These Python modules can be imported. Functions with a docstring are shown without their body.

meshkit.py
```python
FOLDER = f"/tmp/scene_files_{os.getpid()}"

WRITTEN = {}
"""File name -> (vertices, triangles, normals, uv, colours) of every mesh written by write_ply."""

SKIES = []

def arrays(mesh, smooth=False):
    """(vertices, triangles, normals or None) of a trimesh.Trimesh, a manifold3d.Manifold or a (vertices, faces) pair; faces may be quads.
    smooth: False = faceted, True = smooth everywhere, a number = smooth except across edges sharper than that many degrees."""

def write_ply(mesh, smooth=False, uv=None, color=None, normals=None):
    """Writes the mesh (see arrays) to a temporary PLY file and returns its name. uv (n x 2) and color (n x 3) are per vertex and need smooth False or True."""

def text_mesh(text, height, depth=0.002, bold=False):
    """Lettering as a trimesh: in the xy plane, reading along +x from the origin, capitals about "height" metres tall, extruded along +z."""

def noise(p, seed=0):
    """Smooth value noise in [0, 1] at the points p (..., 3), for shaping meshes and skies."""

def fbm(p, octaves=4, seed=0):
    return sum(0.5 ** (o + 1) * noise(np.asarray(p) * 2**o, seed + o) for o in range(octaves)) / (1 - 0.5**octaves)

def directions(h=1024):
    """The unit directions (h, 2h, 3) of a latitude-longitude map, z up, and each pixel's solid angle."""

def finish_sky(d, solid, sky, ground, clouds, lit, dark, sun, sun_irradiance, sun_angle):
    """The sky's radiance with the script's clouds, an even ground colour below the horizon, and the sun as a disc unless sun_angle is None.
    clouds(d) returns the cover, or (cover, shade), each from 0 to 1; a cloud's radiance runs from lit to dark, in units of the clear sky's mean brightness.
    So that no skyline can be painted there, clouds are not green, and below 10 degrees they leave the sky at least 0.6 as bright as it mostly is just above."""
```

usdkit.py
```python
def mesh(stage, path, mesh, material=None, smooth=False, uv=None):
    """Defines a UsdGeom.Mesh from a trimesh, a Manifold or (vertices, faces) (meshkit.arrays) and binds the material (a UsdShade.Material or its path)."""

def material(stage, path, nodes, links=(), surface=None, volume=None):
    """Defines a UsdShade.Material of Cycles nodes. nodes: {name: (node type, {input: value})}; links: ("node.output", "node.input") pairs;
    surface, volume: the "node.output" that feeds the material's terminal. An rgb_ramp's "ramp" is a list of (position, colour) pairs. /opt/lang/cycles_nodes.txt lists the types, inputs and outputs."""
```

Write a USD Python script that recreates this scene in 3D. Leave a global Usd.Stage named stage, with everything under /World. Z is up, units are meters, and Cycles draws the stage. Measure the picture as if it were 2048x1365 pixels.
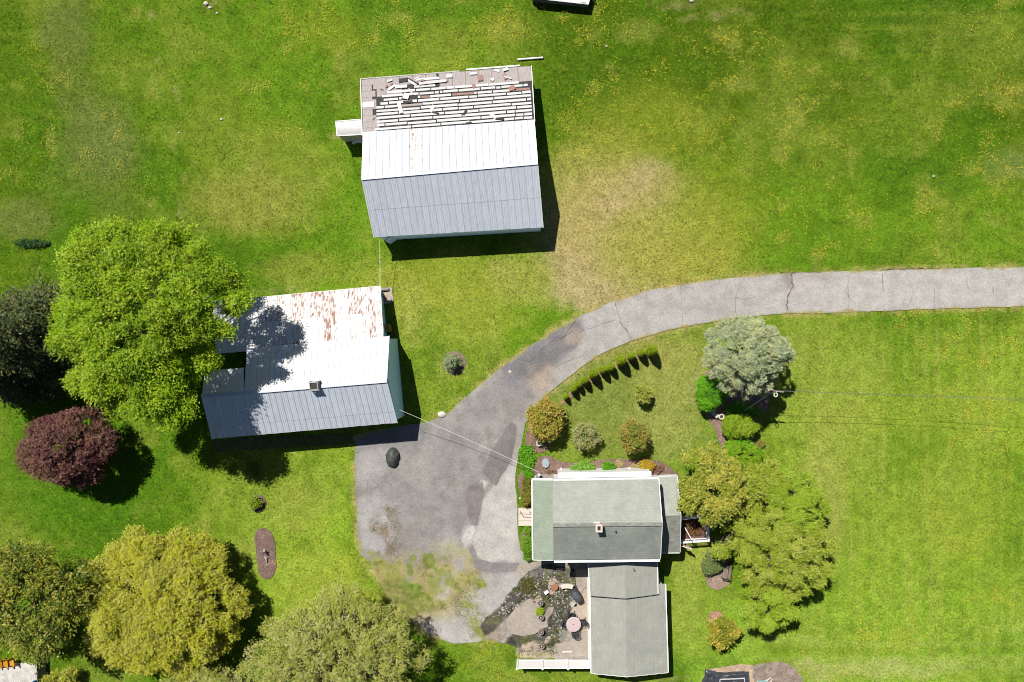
import math, random
import numpy as np, trimesh
from scipy import ndimage
from scipy.spatial import Delaunay
from shapely.geometry import Polygon, LineString, Point
from shapely import contains_xy
from PIL import Image, ImageDraw
import usdkit, meshkit
from pxr import Usd, UsdGeom, UsdLux, UsdShade, Gf, Sdf, Vt

stage = Usd.Stage.CreateInMemory()
UsdGeom.SetStageUpAxis(stage, UsdGeom.Tokens.z)
UsdGeom.SetStageMetersPerUnit(stage, 1.0)
UsdGeom.Xform.Define(stage, '/World')
UsdGeom.Scope.Define(stage, '/World/Looks')

# ------------------------------------------------------------------ camera, sky, sun, exposure
H, S, NX, NY = 67.0, 0.042, 1090.0, 680.0          # height of the drone, metres per photo pixel on the ground, nadir in the photo
cam = UsdGeom.Camera.Define(stage, '/World/Camera')
cam.AddTranslateOp().Set(Gf.Vec3d(0, 0, H))
cam.CreateHorizontalApertureAttr(36.0)
cam.CreateVerticalApertureAttr(36.0 * 682 / 1024)
cam.CreateFocalLengthAttr(36.0 * (H / S) / 2048)
cam.CreateHorizontalApertureOffsetAttr((1024 - NX) / 2048 * 36.0)
cam.CreateVerticalApertureOffsetAttr((NY - 682.5) / 2048 * 36.0)
cam.CreateClippingRangeAttr(Gf.Vec2f(0.5, 5000))
cam.CreateExposureAttr(0.866)

SUN_TO = np.array([-0.494, 0.869]) * math.cos(math.radians(57.6))
SUN_EL = math.radians(57.6)
sun_dir = np.array([SUN_TO[0], SUN_TO[1], math.sin(SUN_EL)])
dome = UsdLux.DomeLight.Define(stage, '/World/sky')
dome.GetPrim().SetCustomDataByKey('label', 'clear blue daylight sky')
dome.GetPrim().SetCustomDataByKey('kind', 'structure')
skym = usdkit.material(stage, '/World/Looks/sky_material', {
    'sky': ('sky_texture', {'sky_type': 'single_scattering', 'sun_disc': False, 'sun_elevation': SUN_EL,
                            'sun_rotation': math.atan2(SUN_TO[0], SUN_TO[1]), 'air_density': 0.6, 'aerosol_density': 0.4}),
    'bg': ('background_shader', {'strength': 0.05})}, [('sky.color', 'bg.color')], surface='bg.background')
UsdShade.MaterialBindingAPI.Apply(dome.GetPrim()).Bind(skym)
sun = UsdLux.DistantLight.Define(stage, '/World/sun')
sun.CreateIntensityAttr(1.25)
sun.CreateAngleAttr(0.5)
sun.CreateNormalizeAttr(True)
sun.CreateColorAttr(Gf.Vec3f(1.0, 0.955, 0.88))
zax = sun_dir / np.linalg.norm(sun_dir)
xax = np.cross([0, 0, 1], zax); xax /= np.linalg.norm(xax)
yax = np.cross(zax, xax)
M4 = Gf.Matrix4d(*xax, 0, *yax, 0, *zax, 0, 0, 0, 0, 1)
sun.AddTransformOp().Set(M4)
sun.GetPrim().SetCustomDataByKey('kind', 'structure')

# ------------------------------------------------------------------ helpers
LIT = 2.3     # how bright a white horizontal surface shows: photo colours are divided by it to become albedos

def lin(c):
    c = np.asarray(c, float) / 255.0
    return np.where(c <= 0.04045, c / 12.92, ((c + 0.055) / 1.055) ** 2.4)

def C(r, g, b):
    return tuple(np.clip(lin((r, g, b)) / LIT, 0.002, 0.85))

def P(px, py, z=0.0):
    k = S * (1 - z / H)
    return np.array([(px - NX) * k, (NY - py) * k, z])

TAKEN = {}
def path_for(name, parent):
    base = str(parent.GetPath()) if parent is not None else '/World'
    n = TAKEN.get((base, name), 0)
    TAKEN[(base, name)] = n + 1
    return f'{base}/{name}' + (f'_{n:03d}' if n else '')

def tag(p, label=None, cat=None, group=None, kind=None):
    for k, v in (('label', label), ('category', cat), ('group', group), ('kind', kind)):
        if v:
            p.SetCustomDataByKey(k, v)
    return p

def obj(name, mesh, material, parent=None, smooth=False, tone=None, **t):
    m = usdkit.mesh(stage, path_for(name, parent), mesh, material, smooth)
    if tone is not None:
        UsdGeom.PrimvarsAPI(m).CreatePrimvar('tone', Sdf.ValueTypeNames.Color3fArray, 'vertex').Set(Vt.Vec3fArray.FromNumpy(np.asarray(tone, np.float32)))
    return tag(m.GetPrim(), **t)

def thing(name, label=None, cat=None, loc=(0, 0, 0), rz=0, group=None, kind=None, scale=None):
    x = UsdGeom.Xform.Define(stage, path_for(name, None))
    x.AddTranslateOp().Set(Gf.Vec3d(*map(float, loc)))
    if rz:
        x.AddRotateZOp().Set(float(rz))
    if scale is not None:
        x.AddScaleOp().Set(Gf.Vec3f(*map(float, scale)))
    return tag(x.GetPrim(), label, cat, group, kind)

def copy_of(root, loc, rz=0, label=None, group=None, scale=None):
    was = root.GetCustomData()
    r = thing(root.GetName(), label or was.get('label'), was.get('category'), loc, rz, group or was.get('group'), None, scale)
    r.GetReferences().AddInternalReference(root.GetPath())
    r.SetInstanceable(True)
    return r

def cat(ms):
    vs, fs, o = [], [], 0
    for m in ms:
        v, f = (m.vertices, m.faces) if hasattr(m, 'vertices') else m
        v, f = np.asarray(v, float), np.asarray(f, int)
        if f.shape[1] == 4:
            f = np.vstack([f[:, [0, 1, 2]], f[:, [0, 2, 3]]])
        vs.append(v); fs.append(f + o); o += len(v)
    return np.vstack(vs), np.vstack(fs)

def box(lx, ly, lz, c=(0, 0, 0), rz=0.0, bev=0.0):
    """A box centred on c, optionally with chamfered vertical and top edges."""
    if bev:
        b = bev
        x, y, z = lx / 2, ly / 2, lz / 2
        pts = []
        for sx in (-1, 1):
            for sy in (-1, 1):
                for sz in (-1, 1):
                    pts += [(sx * (x - b), sy * (y - b), sz * z), (sx * x, sy * (y - b), sz * (z - b)), (sx * (x - b), sy * y, sz * (z - b))]
        m = trimesh.convex.convex_hull(np.array(pts))
    else:
        m = trimesh.creation.box((lx, ly, lz))
    v = np.array(m.vertices)
    if rz:
        a = math.radians(rz)
        v[:, :2] = v[:, :2] @ np.array([[math.cos(a), math.sin(a)], [-math.sin(a), math.cos(a)]])
    return v + np.asarray(c), np.array(m.faces)

def prism(pts, vec):
    """Convex polygon pts swept along vec."""
    p = np.asarray(pts, float); n = len(p); vec = np.asarray(vec, float)
    v = np.vstack([p, p + vec]); f = []
    for i in range(1, n - 1):
        f += [(0, i + 1, i), (n, n + i, n + i + 1)]
    for i in range(n):
        j = (i + 1) % n
        f += [(i, j, n + j), (i, n + j, n + i)]
    f = np.array(f)
    nrm = np.cross(p[1] - p[0], p[2] - p[0])
    if np.dot(nrm, vec) < 0:
        f = f[:, ::-1]
    return v, f

def bar(a, b, w, h, up=(0, 0, 1)):
    a, b = np.asarray(a, float), np.asarray(b, float)
    d = (b - a) / np.linalg.norm(b - a)
    s = np.cross(d, up)
    if np.linalg.norm(s) < 1e-6:
        s = np.array([1.0, 0, 0])
    s /= np.linalg.norm(s); u = np.cross(s, d)
    q = [a + s * w / 2 * i + u * h / 2 * j for i, j in ((-1, -1), (1, -1), (1, 1), (-1, 1))]
    return prism(q, b - a)

def tube(pts, radii, sides=6, cap=True):
    p = np.asarray(pts, float); n = len(p)
    r = np.broadcast_to(np.asarray(radii, float), (n,))
    t = np.gradient(p, axis=0); t /= np.linalg.norm(t, axis=1, keepdims=True) + 1e-12
    a = np.cross(t, np.where(np.abs(t[:, 2:]) < 0.9, [0, 0, 1.0], [1.0, 0, 0]))
    a /= np.linalg.norm(a, axis=1, keepdims=True) + 1e-12
    b = np.cross(t, a); ang = np.arange(sides) * 2 * np.pi / sides
    v = (p[:, None] + r[:, None, None] * (np.cos(ang)[None, :, None] * a[:, None] + np.sin(ang)[None, :, None] * b[:, None])).reshape(-1, 3)
    f = []
    for i in range(n - 1):
        for j in range(sides):
            k = (j + 1) % sides
            f += [(i * sides + j, i * sides + k, (i + 1) * sides + k), (i * sides + j, (i + 1) * sides + k, (i + 1) * sides + j)]
    if cap:
        v = np.vstack([v, p[0], p[-1]]); c0, c1 = len(v) - 2, len(v) - 1; o = (n - 1) * sides
        for j in range(sides):
            k = (j + 1) % sides
            f += [(c0, k, j), (c1, o + j, o + k)]
    return v, np.array(f)

def lathe(profile, n=24, c=(0, 0, 0), sx=1, sy=1):
    pr = np.asarray(profile, float); ang = np.arange(n) * 2 * np.pi / n
    v = np.stack([pr[:, None, 0] * np.cos(ang) * sx, pr[:, None, 0] * np.sin(ang) * sy, np.broadcast_to(pr[:, 1:2], (len(pr), n))], -1).reshape(-1, 3)
    f = []
    for i in range(len(pr) - 1):
        for j in range(n):
            k = (j + 1) % n
            f += [(i * n + j, i * n + k, (i + 1) * n + k), (i * n + j, (i + 1) * n + k, (i + 1) * n + j)]
    return v + np.asarray(c), np.array(f)

def bil(q, u, v):
    A, B, Cc, D = q      # top-left, top-right, bottom-right, bottom-left
    u = np.asarray(u, float)[..., None]; v = np.asarray(v, float)[..., None]
    return (A * (1 - u) + B * u) * (1 - v) + (D * (1 - u) + Cc * u) * v

def qn(q):
    n = np.cross(q[1] - q[0], q[3] - q[0]); n /= np.linalg.norm(n)
    return n if n[2] > 0 else -n

def plate(q, u0, u1, v0, v1, off, th, rot=0.0):
    c = bil(q, np.array([u0, u1, u1, u0]), np.array([v0, v0, v1, v1])); n = qn(q)
    if rot:
        m = c.mean(0); a = math.radians(rot); d = c - m
        c = m + d * math.cos(a) + np.cross(n, d) * math.sin(a)
    return prism(c + n * off, n * th)

def slab(q, th, off=0.0, n=12):
    """A closed board of thickness th under the (possibly twisted) quad q."""
    g, h = np.meshgrid(np.linspace(0, 1, n + 1), np.linspace(0, 1, n + 1)); nr = qn(q)
    t = bil(q, g.ravel(), h.ravel()) - nr * off; b = t - nr * th; m = len(t); w = n + 1
    i = (np.arange(n)[:, None] * w + np.arange(n)).ravel()
    f = np.vstack([np.stack([i, i + w, i + w + 1], 1), np.stack([i, i + w + 1, i + 1], 1)])
    if np.cross(t[w] - t[0], t[1] - t[0])[2] < 0:
        f = f[:, ::-1]
    e = np.concatenate([np.arange(n + 1), np.arange(2, n + 2) * w - 1, (w * w - 1 - np.arange(1, n + 1)), (n - np.arange(1, n)) * w]); k = np.roll(e, -1)
    s = np.vstack([np.stack([e, k, m + k], 1), np.stack([e, m + k, m + e], 1)])
    return np.vstack([t, b]), np.vstack([f, f[:, ::-1] + m, s])

def roof_panels(parent, q, n, mats, rng, gap=0.01, split=None, name='roof_panel', rib=0.02, pick=None):
    """Ribbed metal sheets side by side from the top edge to the bottom edge of q, each a part."""
    nrm = qn(q); W = np.linalg.norm(q[1] - q[0]); w = W / n
    for i in range(n):
        rows = [(0, 1)] if split is None else [(0, split + 0.004), (split, 1)]
        for r, (v0, v1) in enumerate(rows):
            prof = [(0, 0), (.012, rib), (.035, rib), (.05, 0), (w * .33, 0), (w * .36, .012), (w * .4, .012), (w * .43, 0), (w * .66, 0), (w * .69, .012), (w * .73, .012), (w * .76, 0), (w - gap, 0)]
            us = np.array([(i * w + a) / W for a, _ in prof]); hs = np.array([h for _, h in prof])
            base = 0.004 + (0.012 if (r == 0 and split is not None) else 0) + rng.uniform(0, .006)
            m = len(prof)
            tp = bil(q, us, np.full(m, v0 - rng.uniform(0, .002))) + nrm * (hs + base)[:, None]
            bt = bil(q, us, np.full(m, v1 + rng.uniform(-.004, .004))) + nrm * (hs + base)[:, None]
            v = np.vstack([tp, bt, tp - nrm * .003, bt - nrm * .003]); f = []
            for j in range(m - 1):
                f += [(j, m + j, m + j + 1), (j, m + j + 1, j + 1), (2 * m + j, 3 * m + j + 1, 3 * m + j), (2 * m + j, 2 * m + j + 1, 3 * m + j + 1),
                      (m + j, 3 * m + j, 3 * m + j + 1), (m + j, 3 * m + j + 1, m + j + 1)]
            obj(name, (v, np.array(f)), pick(i, r) if pick else mats[rng.integers(len(mats))], parent)

# ------------------------------------------------------------------ materials
def L(n):
    return '/World/Looks/' + n

def mat(name, col, rough=.7, var=.12, scale=6.0, bump=0.0, bscale=60.0, metallic=0.0, spec=.35, detail=4, stretch=None, col2=None, lo=.3, hi=.7):
    c = np.array(col)
    a, b = (c * (1 - var), c * (1 + var)) if col2 is None else (c, np.array(col2))
    nodes = {'tc': ('texture_coordinate', {}), 'mp': ('mapping', {'scale': stretch or (1, 1, 1)}),
             'n': ('noise_texture', {'scale': scale, 'detail': detail, 'roughness': .6}),
             'r': ('rgb_ramp', {'ramp': [(lo, tuple(np.clip(a, 0, .9))), (hi, tuple(np.clip(b, 0, .9)))]}),
             'p': ('principled_bsdf', {'roughness': rough, 'metallic': metallic, 'specular_ior_level': spec})}
    links = [('tc.object', 'mp.vector'), ('mp.vector', 'n.vector'), ('n.fac', 'r.fac'), ('r.color', 'p.base_color')]
    if bump:
        nodes['n2'] = ('noise_texture', {'scale': bscale, 'detail': 3})
        nodes['b'] = ('bump', {'strength': bump, 'distance': .02})
        links += [('mp.vector', 'n2.vector'), ('n2.fac', 'b.height'), ('b.normal', 'p.normal')]
    return usdkit.material(stage, L(name), nodes, links, surface='p.BSDF')

def tone_mat(name, fine=9.0, mid=1.6, amount=(.5, 1.5), midamount=(.85, 1.15), bump=.5, bdist=.05, hue=None, rough=.95, stretch=(1, 1, 1), spec=.15, straw=None):
    """Colour from the painted vertex tone, broken up by noise at two sizes; hue: second colour factor mixed in by the noise."""
    nodes = {'a': ('attribute', {'attribute': 'tone'}), 'g': ('geometry', {}), 'mp': ('mapping', {'scale': stretch}),
             'n': ('noise_texture', {'scale': fine, 'detail': 4, 'roughness': .65}),
             'n1': ('noise_texture', {'scale': mid, 'detail': 3, 'roughness': .6}),
             'r': ('rgb_ramp', {'ramp': [(.3, (amount[0],) * 3), (.7, (amount[1],) * 3)]}),
             'r1': ('rgb_ramp', {'ramp': [(.35, tuple(np.array(hue or (1, 1, 1)) * midamount[0])), (.65, (midamount[1],) * 3)]}),
             'm': ('mix', {'mix_type': 'multiply', 'fac': 1.0}), 'm1': ('mix', {'mix_type': 'multiply', 'fac': 1.0}),
             'b': ('bump', {'strength': bump, 'distance': bdist}),
             'p': ('principled_bsdf', {'roughness': rough, 'specular_ior_level': spec})}
    links = [('g.position', 'mp.vector'), ('mp.vector', 'n.vector'), ('mp.vector', 'n1.vector'), ('n.fac', 'r.fac'), ('n1.fac', 'r1.fac'),
             ('a.color', 'm.color1'), ('r.color', 'm.color2'), ('m.color', 'm1.color1'), ('r1.color', 'm1.color2'), ('m1.color', 'p.base_color'),
             ('n.fac', 'b.height'), ('b.normal', 'p.normal')]
    if straw:           # dry blades among the green
        nodes.update({'n3': ('noise_texture', {'scale': 3.4, 'detail': 6, 'roughness': .75}), 'r3': ('rgb_ramp', {'ramp': [(.5, (0, 0, 0)), (.72, (straw[3],) * 3)]}), 'm3': ('mix', {'mix_type': 'mix', 'color2': straw[:3]})})
        links = [q for q in links if q[0] != 'a.color'] + [('mp.vector', 'n3.vector'), ('n3.fac', 'r3.fac'), ('r3.color', 'm3.fac'), ('a.color', 'm3.color1'), ('m3.color', 'm.color1')]
    return usdkit.material(stage, L(name), nodes, links, surface='p.BSDF')

def leaf_mat(name, trans=.35, rough=.55, lo=.7, hi=1.3):
    nodes = {'a': ('attribute', {'attribute': 'tone'}), 'g': ('geometry', {}),
             'r': ('rgb_ramp', {'ramp': [(0, (lo,) * 3), (1, (hi,) * 3)]}), 'm': ('mix', {'mix_type': 'multiply', 'fac': 1.0}),
             'p': ('principled_bsdf', {'roughness': rough, 'specular_ior_level': .3}), 't': ('translucent_bsdf', {}), 'x': ('mix_closure', {'fac': trans})}
    links = [('g.random_per_island', 'r.fac'), ('a.color', 'm.color1'), ('r.color', 'm.color2'), ('m.color', 'p.base_color'), ('m.color', 't.color'),
             ('p.BSDF', 'x.closure1'), ('t.BSDF', 'x.closure2')]
    return usdkit.material(stage, L(name), nodes, links, surface='x.closure')

def shingle_mat(name, col, col2, rot=0.0, var=1.0, amt=(.86, 1.1), sc=1.1):
    nodes = {'g': ('texture_coordinate', {}), 'mp': ('mapping', {'rotation': (0, 0, rot)}),
             'br': ('brick_texture', {'scale': 1.0, 'brick_width': .32, 'row_height': .15, 'mortar_size': .012, 'color1': col, 'color2': col2, 'mortar': tuple(np.array(col) * .8), 'bias': 0.0}),
             'n': ('noise_texture', {'scale': sc, 'detail': 5, 'roughness': .7}), 'r': ('rgb_ramp', {'ramp': [(.3, (amt[0], amt[0] * 1.01, amt[0])), (.7, (amt[1], amt[1], amt[1] * .98))]}),
             'n2': ('noise_texture', {'scale': 45, 'detail': 2}), 'r2': ('rgb_ramp', {'ramp': [(.25, (.72,) * 3), (.75, (1.28,) * 3)]}),
             'm': ('mix', {'mix_type': 'multiply', 'fac': var}), 'm2': ('mix', {'mix_type': 'multiply', 'fac': 1.0}),
             'b': ('bump', {'strength': .4, 'distance': .02}), 'p': ('principled_bsdf', {'roughness': .95, 'specular_ior_level': .15})}
    links = [('g.object', 'mp.vector'), ('mp.vector', 'br.vector'), ('mp.vector', 'n.vector'), ('mp.vector', 'n2.vector'), ('n.fac', 'r.fac'), ('n2.fac', 'r2.fac'),
             ('br.color', 'm.color1'), ('r.color', 'm.color2'), ('m.color', 'm2.color1'), ('r2.color', 'm2.color2'), ('m2.color', 'p.base_color'), ('br.fac', 'b.height'), ('b.normal', 'p.normal')]
    return usdkit.material(stage, L(name), nodes, links, surface='p.BSDF')

MT = {}
MT['lawn'] = tone_mat('lawn_grass', fine=6.0, mid=1.1, amount=(.58, 1.42), midamount=(.86, 1.14), bump=.4, bdist=.06, hue=(.97, 1.0, .88), spec=.04, straw=C(166, 156, 80) + (.36,))
MT['pave'] = tone_mat('driveway_surface', fine=7.0, mid=.9, amount=(.8, 1.2), midamount=(.88, 1.12), bump=.25, bdist=.015)
MT['mulch'] = tone_mat('mulch', fine=16.0, mid=2.0, amount=(.5, 1.55), midamount=(.85, 1.15), bump=.8, bdist=.05)
MT['leaf'] = leaf_mat('leaf', trans=.4, rough=.5, lo=.62, hi=1.45)
MT['needle'] = leaf_mat('needle', trans=.12, rough=.6, lo=.6, hi=1.45)
MT['bark'] = mat('bark', C(120, 108, 98), .9, .3, 8, .5, 30)
MT['palebark'] = mat('pale_bark', C(205, 200, 192), .85, .15, 8, .3, 30)
MT['steel'] = mat('pale_galvanised_roofing', (0.394, 0.422, 0.472), .42, .09, 2.0, .08, 4, 0, .5, stretch=(2.5, .5, 1))
MT['steel2'] = mat('pale_galvanised_roofing_worn', (0.380, 0.408, 0.458), .45, .11, 2.4, .1, 5, 0, .5, stretch=(2.5, .5, 1))
MT['under'] = mat('roof_underlay', (0.035, 0.037, 0.039), .9, .2, 6)
def rust(name, lo, hi):
    return mat(name, (0.436, 0.429, 0.422), .6, 0, 3.2, .1, 20, stretch=(2.2, .55, 1), col2=C(164, 112, 86), lo=lo, hi=hi, detail=6)
MT['rust0'] = mat('white_roofing', (0.451, 0.447, 0.444), .5, .08, 3, .1, 6)
MT['rust1'] = rust('lightly_rusted_roofing', .52, .68)
MT['rust2'] = rust('rusted_roofing', .45, .6)
MT['rust3'] = rust('heavily_rusted_roofing', .42, .53)
MT['shinglew'] = mat('white_roof_boards', (0.408, 0.405, 0.401), .75, .1, 5, .3, 40)
MT['shinglew2'] = mat('weathered_white_roof_boards', (0.352, 0.345, 0.338), .8, .18, 4, .3, 40)
MT['deckgrey'] = mat('weathered_roof_decking', C(190, 180, 178), .9, .22, 3.0, .3, 30, stretch=(6, .6, 1))
MT['deckdark'] = mat('dark_felt', C(74, 71, 70), .95, .3, 8, .4, 40)
MT['brick'] = mat('reddish_broken_boards', C(178, 140, 128), .9, .25, 9, .3, 40)
MT['bluewall'] = mat('pale_blue_siding', (.62, .70, .75), .6, .05, 3)
MT['tealwall'] = mat('teal_siding', (.34, .52, .52), .6, .06, 3)
MT['white'] = mat('white_paint', (0.521, 0.521, 0.514), .5, .04, 4)
MT['vinyl'] = mat('white_vinyl', (0.620, 0.620, 0.620), .35, .02, 3)
MT['annex'] = mat('dull_white_metal', C(222, 222, 220), .5, .06, 3)
MT['cream'] = mat('cream_siding', C(222, 208, 178), .7, .06, 5)
MT['roofgrey'] = shingle_mat('grey_shingles', C(190, 194, 184), C(182, 187, 178))
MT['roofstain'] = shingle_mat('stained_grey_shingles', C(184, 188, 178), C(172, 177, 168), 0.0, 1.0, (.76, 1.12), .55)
MT['roofgreyns'] = shingle_mat('grey_shingles_turned', C(186, 187, 178), C(180, 182, 174), math.pi / 2)
MT['roofgreen'] = shingle_mat('green_shingles', C(168, 182, 164), C(176, 187, 171))
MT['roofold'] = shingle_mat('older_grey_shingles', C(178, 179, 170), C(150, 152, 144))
MT['dark'] = mat('dark_plastic', C(62, 66, 72), .5, .12, 6)
MT['black'] = mat('black_cover', C(84, 88, 92), .7, .15, 8, .2, 20)
MT['wood'] = mat('weathered_wood', C(165, 150, 132), .85, .18, 5, .3, 30, stretch=(1, 6, 1))
MT['planks'] = mat('deck_boards', C(140, 105, 98), .85, .15, 5, .3, 30)
MT['pink'] = mat('pinkish_concrete', C(242, 226, 212), .85, .06, 4, .2, 40)
MT['table'] = mat('speckled_pink_tabletop', C(226, 200, 202), .45, .08, 40)
MT['terra'] = mat('terracotta', C(190, 122, 88), .8, .12, 12)
MT['stoneg'] = mat('grey_stone', C(170, 160, 154), .9, .15, 9, .4, 30)
MT['stonew'] = mat('pale_stone', C(236, 228, 214), .85, .06, 8, .3, 30)
MT['soil'] = mat('potting_soil', C(92, 78, 68), .95, .25, 30, .5, 60)
MT['chim'] = mat('red_brick', C(196, 130, 112), .9, .15, 14, .3, 40)
MT['flue'] = mat('sooty_flue', (0.014, 0.013, 0.013), .95, .2, 10)
MT['zinc'] = mat('zinc', (0.296, 0.310, 0.324), .4, .1, 8, 0, 30, .6, .5)
MT['pole'] = mat('pole_wood', C(128, 112, 98), .9, .2, 6, .4, 30, stretch=(1, 1, .2))
MT['wire'] = mat('pale_cable', (0.528, 0.528, 0.507), .6, .05, 4)
MT['wired'] = mat('dark_cable', C(120, 126, 120), .6, .05, 4)
MT['yellow'] = mat('yellow_paint', C(246, 178, 40), .5, .08, 6)
MT['yellowbin'] = mat('ochre_plastic', C(200, 170, 70), .5, .1, 6)
MT['flower'] = mat('dandelion_yellow', C(255, 236, 60), .8, .1, 50)
MT['tarp'] = mat('black_tarpaulin', C(70, 74, 82), .35, .35, 5, .8, 9, 0, .5)
MT['sand'] = mat('sandy_soil', C(222, 190, 165), .95, .14, 9, .5, 30)
MT['blue'] = mat('blue_plastic', C(60, 140, 180), .5, .05, 6)
MT['aqua'] = mat('aqua_plastic', C(150, 200, 200), .5, .05, 6)
MT['moss'] = mat('dark_mossy_ground', C(104, 104, 88), .95, .4, 7, .7, 25)
MT['flagr'] = mat('pink_and_white_cloth', C(236, 150, 160), .8, 0, 9, 0, 9, col2=C(245, 235, 235), lo=.45, hi=.55)
MT['slate'] = mat('slate_blue_grey', C(176, 190, 198), .7, .06, 6, .2, 30)
MT['domeg'] = mat('dark_green_grey_cover', C(78, 84, 80), .6, .3, 3, .1, 12)
MT['crack'] = mat('crack_filler', C(112, 104, 100), .95, .3, 12)
MT['glass'] = usdkit.material(stage, L('window_glass'), {'t': ('transparent_bsdf', {'color': (.6, .65, .68)}), 'g': ('glossy_bsdf', {'roughness': .03}), 'f': ('fresnel', {'IOR': 1.5}), 'x': ('mix_closure', {})},
                              [('f.fac', 'x.fac'), ('t.BSDF', 'x.closure1'), ('g.BSDF', 'x.closure2')], surface='x.closure')

# ------------------------------------------------------------------ painted ground colours (a map over the plot, sampled at the mesh vertices)
X0, Y0, X1, Y1 = -240, -240, 2340, 1620
def raster(polys, blur=3.0, val=1.0):
    im = Image.new('F', (X1 - X0, Y1 - Y0), 0.0); d = ImageDraw.Draw(im)
    for p in polys:
        d.polygon([(x - X0, y - Y0) for x, y in p], fill=val)
    a = np.asarray(im, np.float32)
    return ndimage.gaussian_filter(a, blur) if blur else a

_gy, _gx = np.mgrid[Y0:Y1:4, X0:X1:4]
def field(sx, sy, seed, octv=4):
    """Smooth noise over the plot, sx and sy the size of its patches in photo pixels."""
    p = np.stack([_gx / sx, _gy / sy, np.full(_gx.shape, seed * 7.31)], -1)
    f = meshkit.fbm(p, octv, seed)
    f = ndimage.zoom(f, 4, order=1)[:Y1 - Y0, :X1 - X0]
    return f.astype(np.float32)

def ss(x, a, b):
    t = np.clip((x - a) / (b - a), 0, 1)
    return t * t * (3 - 2 * t)

def lerp(T, col, m):
    return T + (lin(col).astype(np.float32) - T) * np.clip(m, 0, 1)[..., None]

PX, PY = np.meshgrid(np.arange(X0, X1, dtype=np.float32), np.arange(Y0, Y1, dtype=np.float32))
fA, fB, fC, fD = field(260, 260, 3), field(90, 90, 5), field(34, 34, 9), field(13, 13, 11, 3)
fS = field(11, 240, 21, 3)          # streaks along the photo's height: mowing lines
fH = field(300, 14, 23, 3)
WX = (field(40, 40, 31, 4) - .5) * 60
WY = (field(40, 40, 37, 4) - .5) * 60

def blob(x, y, rx, ry, rough=1.0):
    d = np.sqrt(((PX + WX * rough - x) / rx) ** 2 + ((PY + WY * rough - y) / ry) ** 2)
    return ss(-d, -1.25, -.45)

T = np.empty(PX.shape + (3,), np.float32)
T[:] = lin((104, 152, 28))
T = lerp(T, (82, 122, 10), ss(-PX, -760, 100) * .9)                                  # deep green lawn to the left
T = lerp(T, (76, 114, 6), ss(-PY, -470, -170) * ss(PX, 860, 1200))
T = lerp(T, (146, 182, 60), ss(PX, 1350, 1620) * ss(PY, 590, 820) * .95)           # paler lawn east of the house
T = lerp(T, (140, 188, 72), ss(PY, 1080, 1300) * ss(PX, 1250, 1500) * .75)
T = lerp(T, (142, 182, 58), blob(630, 1080, 190, 230) * .9)
T = lerp(T, (138, 174, 56), blob(560, 960, 160, 60) * .6)
T = lerp(T, (132, 154, 60), ss(fA, .5, .68) * .5)
T = lerp(T, (70, 124, 10), ss(-fA, -.47, -.3) * .6)
T = lerp(T, (138, 156, 66), ss(fB, .54, .72) * .45)
T = lerp(T, (76, 122, 10), ss(-fB, -.46, -.3) * .5)
T = lerp(T, (148, 158, 76), ss(fC, .56, .74) * .42)
T = lerp(T, (70, 114, 8), ss(-fC, -.45, -.28) * .45)
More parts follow.
